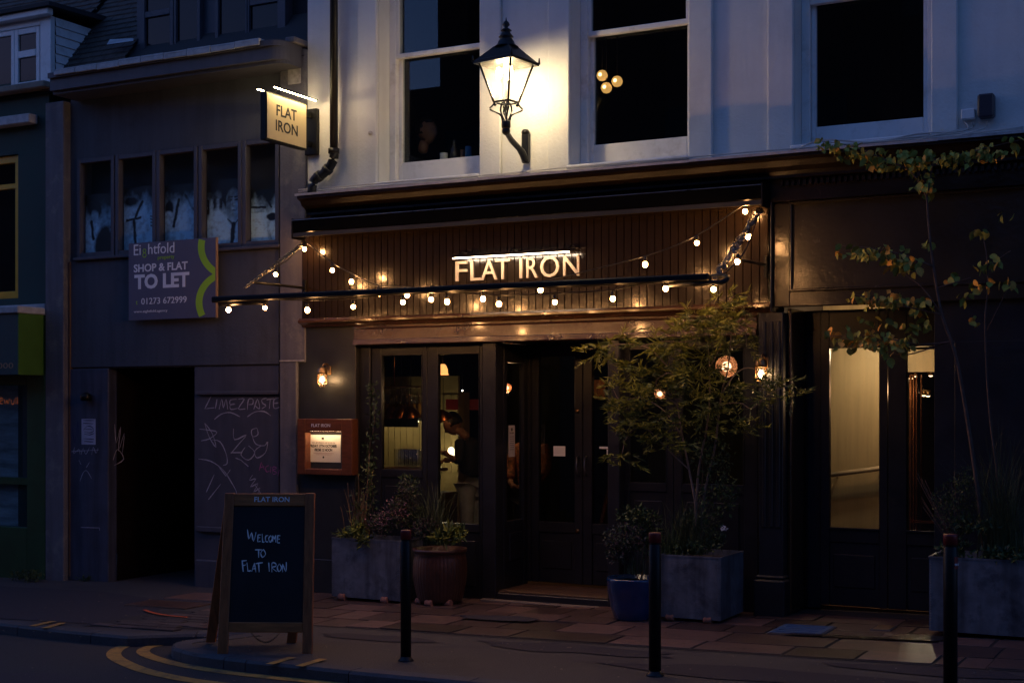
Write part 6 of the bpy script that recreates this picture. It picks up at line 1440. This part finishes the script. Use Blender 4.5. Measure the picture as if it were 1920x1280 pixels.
# centre tree with narrow leaves
ct = thing('feathery_tree', 'tall feathery narrow-leaved tree in the centre zinc planter', 'tree', P(1300, 1040, -.3))
BR = [[(1298, 1040, -.3), (1305, 960, -.32), (1292, 880, -.36), (1280, 820, -.4), (1270, 760, -.42), (1262, 700, -.45)],
      [(1312, 1040, -.28), (1320, 930, -.28), (1340, 840, -.3), (1352, 740, -.35), (1365, 690, -.4), (1372, 600, -.42), (1368, 560, -.45)],
      [(1305, 1040, -.3), (1308, 900, -.3), (1328, 780, -.32), (1330, 690, -.35), (1325, 620, -.4)],
      [(1292, 880, -.36), (1265, 855, -.42), (1240, 830, -.46), (1205, 800, -.5), (1175, 820, -.55), (1165, 860, -.55)],
      [(1280, 820, -.4), (1245, 770, -.5), (1200, 745, -.55), (1165, 752, -.6), (1150, 730, -.6)],
      [(1270, 760, -.42), (1230, 720, -.5), (1250, 700, -.55), (1262, 704, -.55)],
      [(1262, 700, -.45), (1220, 655, -.5), (1180, 645, -.52), (1140, 648, -.55), (1105, 655, -.6)],
      [(1325, 620, -.4), (1290, 640, -.45), (1240, 640, -.5), (1200, 650, -.5)],
      [(1352, 740, -.35), (1380, 700, -.3), (1410, 690, -.3), (1450, 715, -.32), (1490, 735, -.35)],
      [(1340, 760, -.35), (1385, 755, -.4), (1410, 765, -.42), (1440, 740, -.42), (1480, 722, -.4)],
      [(1372, 600, -.42), (1340, 615, -.5), (1310, 620, -.5), (1290, 610, -.5)],
      [(1368, 600, -.42), (1395, 620, -.42), (1400, 650, -.4)],
      [(1330, 690, -.35), (1350, 650, -.4), (1380, 570, -.45)]]
mb = MB(); ends = []
for k, b_ in enumerate(BR):
    pts = cat_([P(*q) for q in b_], 5); mb.tube(pts, .011 if k < 3 else .006, 6, r2=.003 if k < 3 else .0018); BR[k] = pts
mb.build('trunk', m_twig, ct)
def narrow(parent, blobs, n, m, name='foliage', L=.075, w=.0105):
    mb = MB(); tot = sum(b[3]*b[4] for b in blobs)
    for (px, py, y, rx_, ry_) in blobs:
        c = P(px, py, y); sx, sz_ = rx_*10.4/F, ry_*10.4/F
        ns = max(2, int(n*rx_*ry_/tot/17))
        for _ in range(ns):
            q = rv(1).normalized()*(rnd.random()**.45); p = c+Vector((q.x*sx, q.y*max(.1, sx*.5), q.z*sz_))
            d = Vector((q.x*.7+rnd.gauss(0, .6), rnd.gauss(0, .6)-.2, rnd.gauss(-.0, .4))).normalized()   # a sprig: twig with leaves both sides
            Ls = rnd.uniform(.07, .15)
            mb.mi = rnd.choice((0, 0, 1))
            for i in range(17):
                t_ = i/16; pp = p+d*Ls*t_+Vector((0, 0, -.02*t_*t_)); side = d.cross(Vector((0, 0, 1))).normalized()*(1 if i % 2 else -1)
                leaf_mesh(mb, pp, d*.75+side*.65+rv(.25), rv(1), L*rnd.uniform(.6, 1.15), w*rnd.uniform(.8, 1.2), .15)
    o = mb.build(name, [m, m_leaf_gr], parent, raw=True); o['kind'] = 'stuff'; return o
narrow(ct, [(1365, 570, -.45, 26, 26), (1350, 585, -.5, 40, 26), (1320, 610, -.52, 46, 20), (1240, 640, -.5, 45, 18), (1380, 610, -.5, 38, 22), (1290, 700, -.45, 60, 30), (1300, 605, -.5, 48, 24), (1345, 600, -.45, 45, 22), (1270, 640, -.5, 70, 26), (1170, 645, -.52, 62, 22), (1125, 655, -.6, 28, 16), (1190, 690, -.52, 45, 26), (1300, 680, -.4, 70, 38), (1250, 715, -.45, 70, 30), (1190, 735, -.55, 50, 30), (1160, 750, -.6, 34, 24), (1330, 740, -.4, 80, 30), (1220, 780, -.5, 75, 32), (1165, 800, -.55, 28, 28), (1170, 850, -.55, 22, 28), (1300, 790, -.4, 70, 32), (1400, 740, -.38, 60, 26), (1465, 725, -.35, 38, 22), (1385, 640, -.4, 35, 28), (1250, 830, -.48, 50, 22), (1395, 800, -.35, 30, 25)], 7900, m_leaf_ol)
iv = plant('climbing_plant', 'dark ivy-like climber wound round the stems under the feathery tree', 'climber', P(1340, 1035, -.25))
foliage(iv, [(P(1330, 850, -.3), V3(.2, .1, .16)), (P(1345, 920, -.28), V3(.18, .1, .2)), (P(1320, 980, -.28), V3(.16, .1, .16))], 800, .035, .02, m_leaf_dk, mats=[m_leaf_dk, m_leaf_gr])
mb = MB(); mb.tube(cat_([P(1312, 1038, -.25), P(1310, 960, -.3), P(1318, 880, -.26), P(1306, 820, -.3)], 5), .006, 5, r2=.003); mb.build('stem', m_bark, iv)
# right tree: individual leaves
rt_ = thing('young_tree', 'slim young tree with round green and yellowing leaves in the right planter', 'tree', P(1848, 1046, -.4))
BR = [[(1848, 1046, -.4), (1838, 960, -.42), (1822, 840, -.44), (1806, 740, -.46), (1790, 660, -.48), (1766, 590, -.5), (1750, 500, -.5), (1741, 420, -.5), (1738, 370, -.5)],
      [(1738, 370, -.5), (1722, 340, -.5), (1706, 318, -.5), (1700, 290, -.5)], [(1738, 370, -.5), (1745, 330, -.5), (1752, 290, -.5)],
      [(1706, 318, -.5), (1660, 300, -.52), (1600, 275, -.55), (1540, 265, -.58)], [(1752, 300, -.5), (1800, 290, -.5), (1860, 275, -.5), (1915, 262, -.5)],
      [(1750, 500, -.5), (1700, 480, -.52), (1640, 466, -.55), (1575, 460, -.58)], [(1766, 590, -.5), (1700, 575, -.52), (1640, 560, -.55), (1595, 550, -.58)],
      [(1766, 590, -.5), (1730, 540, -.5), (1690, 510, -.5)], [(1790, 640, -.48), (1720, 645, -.52), (1640, 630, -.55), (1550, 630, -.6)], [(1780, 640, -.48), (1700, 665, -.5), (1650, 655, -.5), (1600, 640, -.5)],
      [(1756, 540, -.5), (1790, 530, -.5), (1820, 520, -.5)]]
mb = MB()
for k, b_ in enumerate(BR):
    pts = cat_([P(*q) for q in b_], 5); mb.tube(pts, .0155 if k == 0 else .006, 7, r2=.006 if k == 0 else .002)
mb.build('trunk', m_bark, rt_)
r2_ = thing('young_tree', 'thinner second sapling right of the slim tree in the right planter', 'tree', P(1872, 1046, -.3))
mb = MB(); mb.tube(cat_([P(1872, 1046, -.3), P(1870, 900, -.3), P(1858, 800, -.3), P(1850, 700, -.3), P(1847, 600, -.3), P(1852, 540, -.3), P(1850, 480, -.3), P(1842, 440, -.3)], 5), .009, 6, r2=.003)
mb.tube(cat_([P(1850, 500, -.3), P(1880, 480, -.3), P(1895, 470, -.3)], 3), .003, 5); mb.tube(cat_([P(1850, 620, -.3), P(1880, 560, -.3), P(1895, 530, -.3)], 3), .003, 5); mb.build('trunk', m_bark, r2_)
def roundleaf(m):
    mb = MB(); n = 8; L = 1; top = []; 
    prof = [(0, 0), (.12, .22), (.34, .36), (.6, .33), (.82, .17), (1, 0)]
    c = [(x, 0, -.03-.1*x*x) for x, _ in prof]; l = [(x, w, .10*w*2-.1*x*x) for x, w in prof[1:-1]]; r = [(x, -w, .10*w*2-.1*x*x) for x, w in prof[1:-1]]
    vs = c+l+r; fs = []
    for i in range(5):
        a, b = i, i+1
        for off in (6, 10):
            li = off+i-1 if 0 < i else None; lj = off+i if i < 4 else None
            if li is None: fs.append((a, b, lj))
            elif lj is None: fs.append((a, b, li))
            else: fs.append((a, b, lj, li))
    mb.add(vs, fs, smooth=True); o = mb.build('leaf', m); me = o.data; bpy.data.objects.remove(o); return me
lm = [roundleaf(m_leaf_tree), roundleaf(m_leaf_yel)]
def leaves(tree, blobs, n, yel, size=.066, extra=False):
    tot = sum(b[3]*b[4] for b in blobs); o0 = wloc(tree); jm = MB()
    for (px, py, y, rx_, ry_) in blobs:
        c = P(px, py, y); sx, sz_ = rx_*9.6/F, ry_*9.6/F
        for _ in range(max(1, round(n*rx_*ry_/tot))):
            q = rv(1).normalized()*(rnd.random()**.5); p = c+Vector((q.x*sx, q.y*.12, q.z*sz_))
            k = 1 if rnd.random() < yel*(.3+1.4*min(1, max(0, (py-250)/450))) else 0
            if extra:
                jm.mi = k; d_ = Vector((rnd.gauss(0, .5), rnd.gauss(0, .5)-.1, -rnd.uniform(.3, 1))); leaf_mesh(jm, p, d_, rv(1)+Vector((0, -1.2, .3)), size*rnd.uniform(.6, 1.1), size*.62, .12); continue
            o = link('leaf', lm[k], tree, p-o0); s_ = size*rnd.uniform(.7, 1.2); o.scale = (s_, s_*rnd.uniform(.8, 1.1), s_)
            o.rotation_euler = (rnd.gauss(.9, .6), rnd.uniform(.3, 1.3), rnd.uniform(0, 6.28))
    if extra: o = jm.build('foliage', [m_leaf_tree, m_leaf_yel], tree, raw=True); o['kind'] = 'stuff'
leaves(rt_, [(1555, 270, -.57, 30, 12), (1600, 285, -.55, 35, 20), (1660, 298, -.52, 45, 24), (1715, 300, -.5, 35, 26), (1730, 345, -.5, 22, 22), (1780, 300, -.5, 25, 18), (1840, 285, -.5, 45, 16), (1900, 270, -.5, 20, 14),
  (1600, 465, -.57, 32, 14), (1650, 478, -.55, 35, 14), (1700, 495, -.52, 35, 24), (1740, 455, -.5, 25, 6), (1620, 555, -.56, 30, 15), (1680, 560, -.53, 40, 20), (1730, 570, -.5, 30, 22), (1780, 520, -.5, 22, 12), (1570, 620, -.6, 24, 16), (1600, 640, -.55, 30, 16), (1680, 650, -.52, 45, 22), (1640, 600, -.53, 35, 12), (1720, 610, -.5, 40, 16)], 296, .26)
TOPB = [(1555, 270, -.57, 32, 13), (1600, 285, -.55, 38, 20), (1660, 298, -.52, 48, 24), (1715, 300, -.5, 38, 30), (1735, 345, -.5, 24, 24), (1790, 300, -.5, 35, 18), (1850, 285, -.5, 45, 18), (1640, 470, -.55, 70, 14), (1700, 490, -.52, 35, 22), (1650, 560, -.55, 60, 18), (1640, 635, -.55, 90, 22)]
leaves(rt_, TOPB, 420, .2, .06, True)
leaves(r2_, [(1840, 430, -.3, 25, 10), (1850, 490, -.3, 34, 18), (1845, 535, -.3, 30, 16), (1895, 530, -.3, 20, 12), (1810, 560, -.3, 20, 14), (1890, 400, -.3, 20, 8), (1830, 600, -.3, 20, 10)], 60, .35, .065)
# right planter understory
yC = -.4
t = plant('grass_plant', 'tall fine grass fountaining in the right-hand zinc planter', 'grass', P(1880, 1050, yC)); blades(t, P(1880, 1048, yC), 330, .95, .004, m_grass, .5, .07)
t = plant('shrub', 'twiggy dark shrub at the left of the right-hand planter', 'shrub', P(1790, 1050, yC)); foliage(t, [(P(1790, 950, yC), V3(.16, .1, .2)), (P(1810, 900, yC), V3(.08, .08, .1))], 850, .022, .012, m_leaf_dk, mats=[m_leaf_dk, m_leaf_gr]); 
mb = MB()
for k in range(16): a = P(1800, 1046, yC); mb.tube([a, a+Vector((rnd.uniform(-.3, .05), rnd.uniform(-.08, .08), rnd.uniform(.3, .62)))], .003, 5, r2=.001)
mb.build('stems', m_bark, t)
t = plant('leafy_plant', 'pale broad leaves low in the right-hand planter', 'plant', P(1850, 1050, yC-.08)); foliage(t, [(P(1825, 985, yC-.1), V3(.16, .08, .05)), (P(1790, 1030, yC-.1), V3(.12, .06, .07)), (P(1880, 1040, yC-.12), V3(.2, .06, .05))], 430, .05, .02, m_leaf_gr, mats=[m_leaf_gr, m_leaf_dk])
t = plant('weed', 'low weed growing at the foot of the far left shopfront', 'weed', G(75, 1088)); q = t.location.copy(); foliage(t, [(q+V3(-.0, -.1, .06), V3(.16, .08, .06)), (q+V3(-.2, -.1, .05), V3(.12, .06, .05))], 240, .04, .016, m_leaf_dk, mats=[m_leaf_dk, m_leaf_gr]); blades(t, q+V3(0, -.1, 0), 25, .2, .006, m_grass, .6, .06)
t = plant('weed', 'small weed by the wall under the blue pillar', 'weed', G(165, 1088)); q = t.location.copy(); foliage(t, [(q+V3(0, -.05, .02), V3(.1, .04, .025))], 60, .03, .013, m_leaf_dk)
# covers and wet patch in the pavement
def cover(label, px0, px1, py0, py1, m, name, cat):
    c = G((px0+px1)/2, (py0+py1)/2); w = (G(px1, (py0+py1)/2)-G(px0, (py0+py1)/2)).length/2*.92; d = abs(G(px0, py0).y-G(px0, py1).y)/2
    t = thing(name, label, cat, c); t.rotation_euler = (0, -math.atan(.02), 0)
    MB().bbox(-w-.015, w+.015, -d-.015, d+.015, .0, .016, b=.003).build('frame', m_kerb, t, local=True)
    MB().bbox(-w, w, -d, d, .0, .0195, b=.002).build('lid', m, t, local=True)
    mb = MB(); n = 5
    for i in range(n): mb.box(-w*.8, w*.8, -d*.8+i*d*.4-.006, -d*.8+i*d*.4+.006, .0194, .023)
    mb.build('ribs', m, t, local=True)
cover('blue painted rectangular utility cover set in the paving', 1452, 1556, 1175, 1192, m_bluemk, 'utility_cover', 'manhole cover')
cover('small brass-coloured utility cover in the paving left of the right planter', 1640, 1674, 1176, 1184, m_brownmk, 'utility_cover', 'manhole cover')
sheet([(-2.75, -.93), (-1.75, -.86), (-1.66, -.66), (-1.95, -.58), (-2.1, -.8), (-2.7, -.84)], .021, 'wet_patch', m_wet, pave)
# leaf litter and small grit on the pavement
mb = MB()
for _ in range(700):
    x = rnd.uniform(-9, -.5); y = rnd.choice((rnd.uniform(-2.9, -.2), rnd.uniform(-2.9, -.2), rnd.uniform(-5, -3.3))); z = gz(x)+(.016 if y > -3 else RD+.003)
    a = rnd.uniform(0, 3); s_ = rnd.uniform(.004, .012)
    leaf_mesh(mb, Vector((x, y, z)), Vector((math.cos(a), math.sin(a), .1)), Vector((0, 0, 1)), s_*2, s_)
for k, (cx_, cy_, rx_, ry_) in enumerate([(-5.3, -2.0, .5, .12), (-3.9, -1.9, .7, .16), (-2.4, -2.3, .9, .2), (-6.9, -3.9, .8, .25), (-4.9, -.95, .35, .14), (-1.6, -1.85, .6, .14)]):
    pts = [(cx_+rx_*(1+.25*rnd.uniform(-1, 1))*math.cos(q/14*6.283), cy_+ry_*(1+.35*rnd.uniform(-1, 1))*math.sin(q/14*6.283)) for q in range(14)]
    sheet(pts, (.005 if cy_ < -1.7 else .0215) if cy_ > -3 else RD+.003, 'tarmac_patch', m_patch, pave if cy_ > -3 else road)
gl_ = mb.build('litter', mat('pale_litter', (.3, .25, .18), .8, bump=0)); gl_['kind'] = 'stuff'; gl_['label'] = 'scattered bits of leaf and grit on the pavement and road'; gl_['category'] = 'litter'

# ================================================================ opposite side of the street (seen only as reflections)
ob = thing('opposite_building', 'dark terrace on the opposite side of the street, seen only in window reflections', 'building', (-10, -16, 0))
m_ = MB(); yo = -15
for (a, b, h) in [(-60, -26, 9.5), (-26, -15.15, 8.5), (-15.15, -14.4, 12.0), (-14.4, -12.6, 9.0), (-12.6, -5.4, 12.2), (-5.4, -4.6, 8.7), (-4.6, 6, 7.8), (6, 30, 10)]:
    m_.box(a, b-.01, yo-8, yo, -1, h)
m_.build('wall', m_brickop, ob)
for i in range(26):
    x = -40+i*2.5
    for z in (3.6, 6.0): 
        B('window', m_winop, ob, x, x+1.1, yo, yo+.02, z, z+1.5)
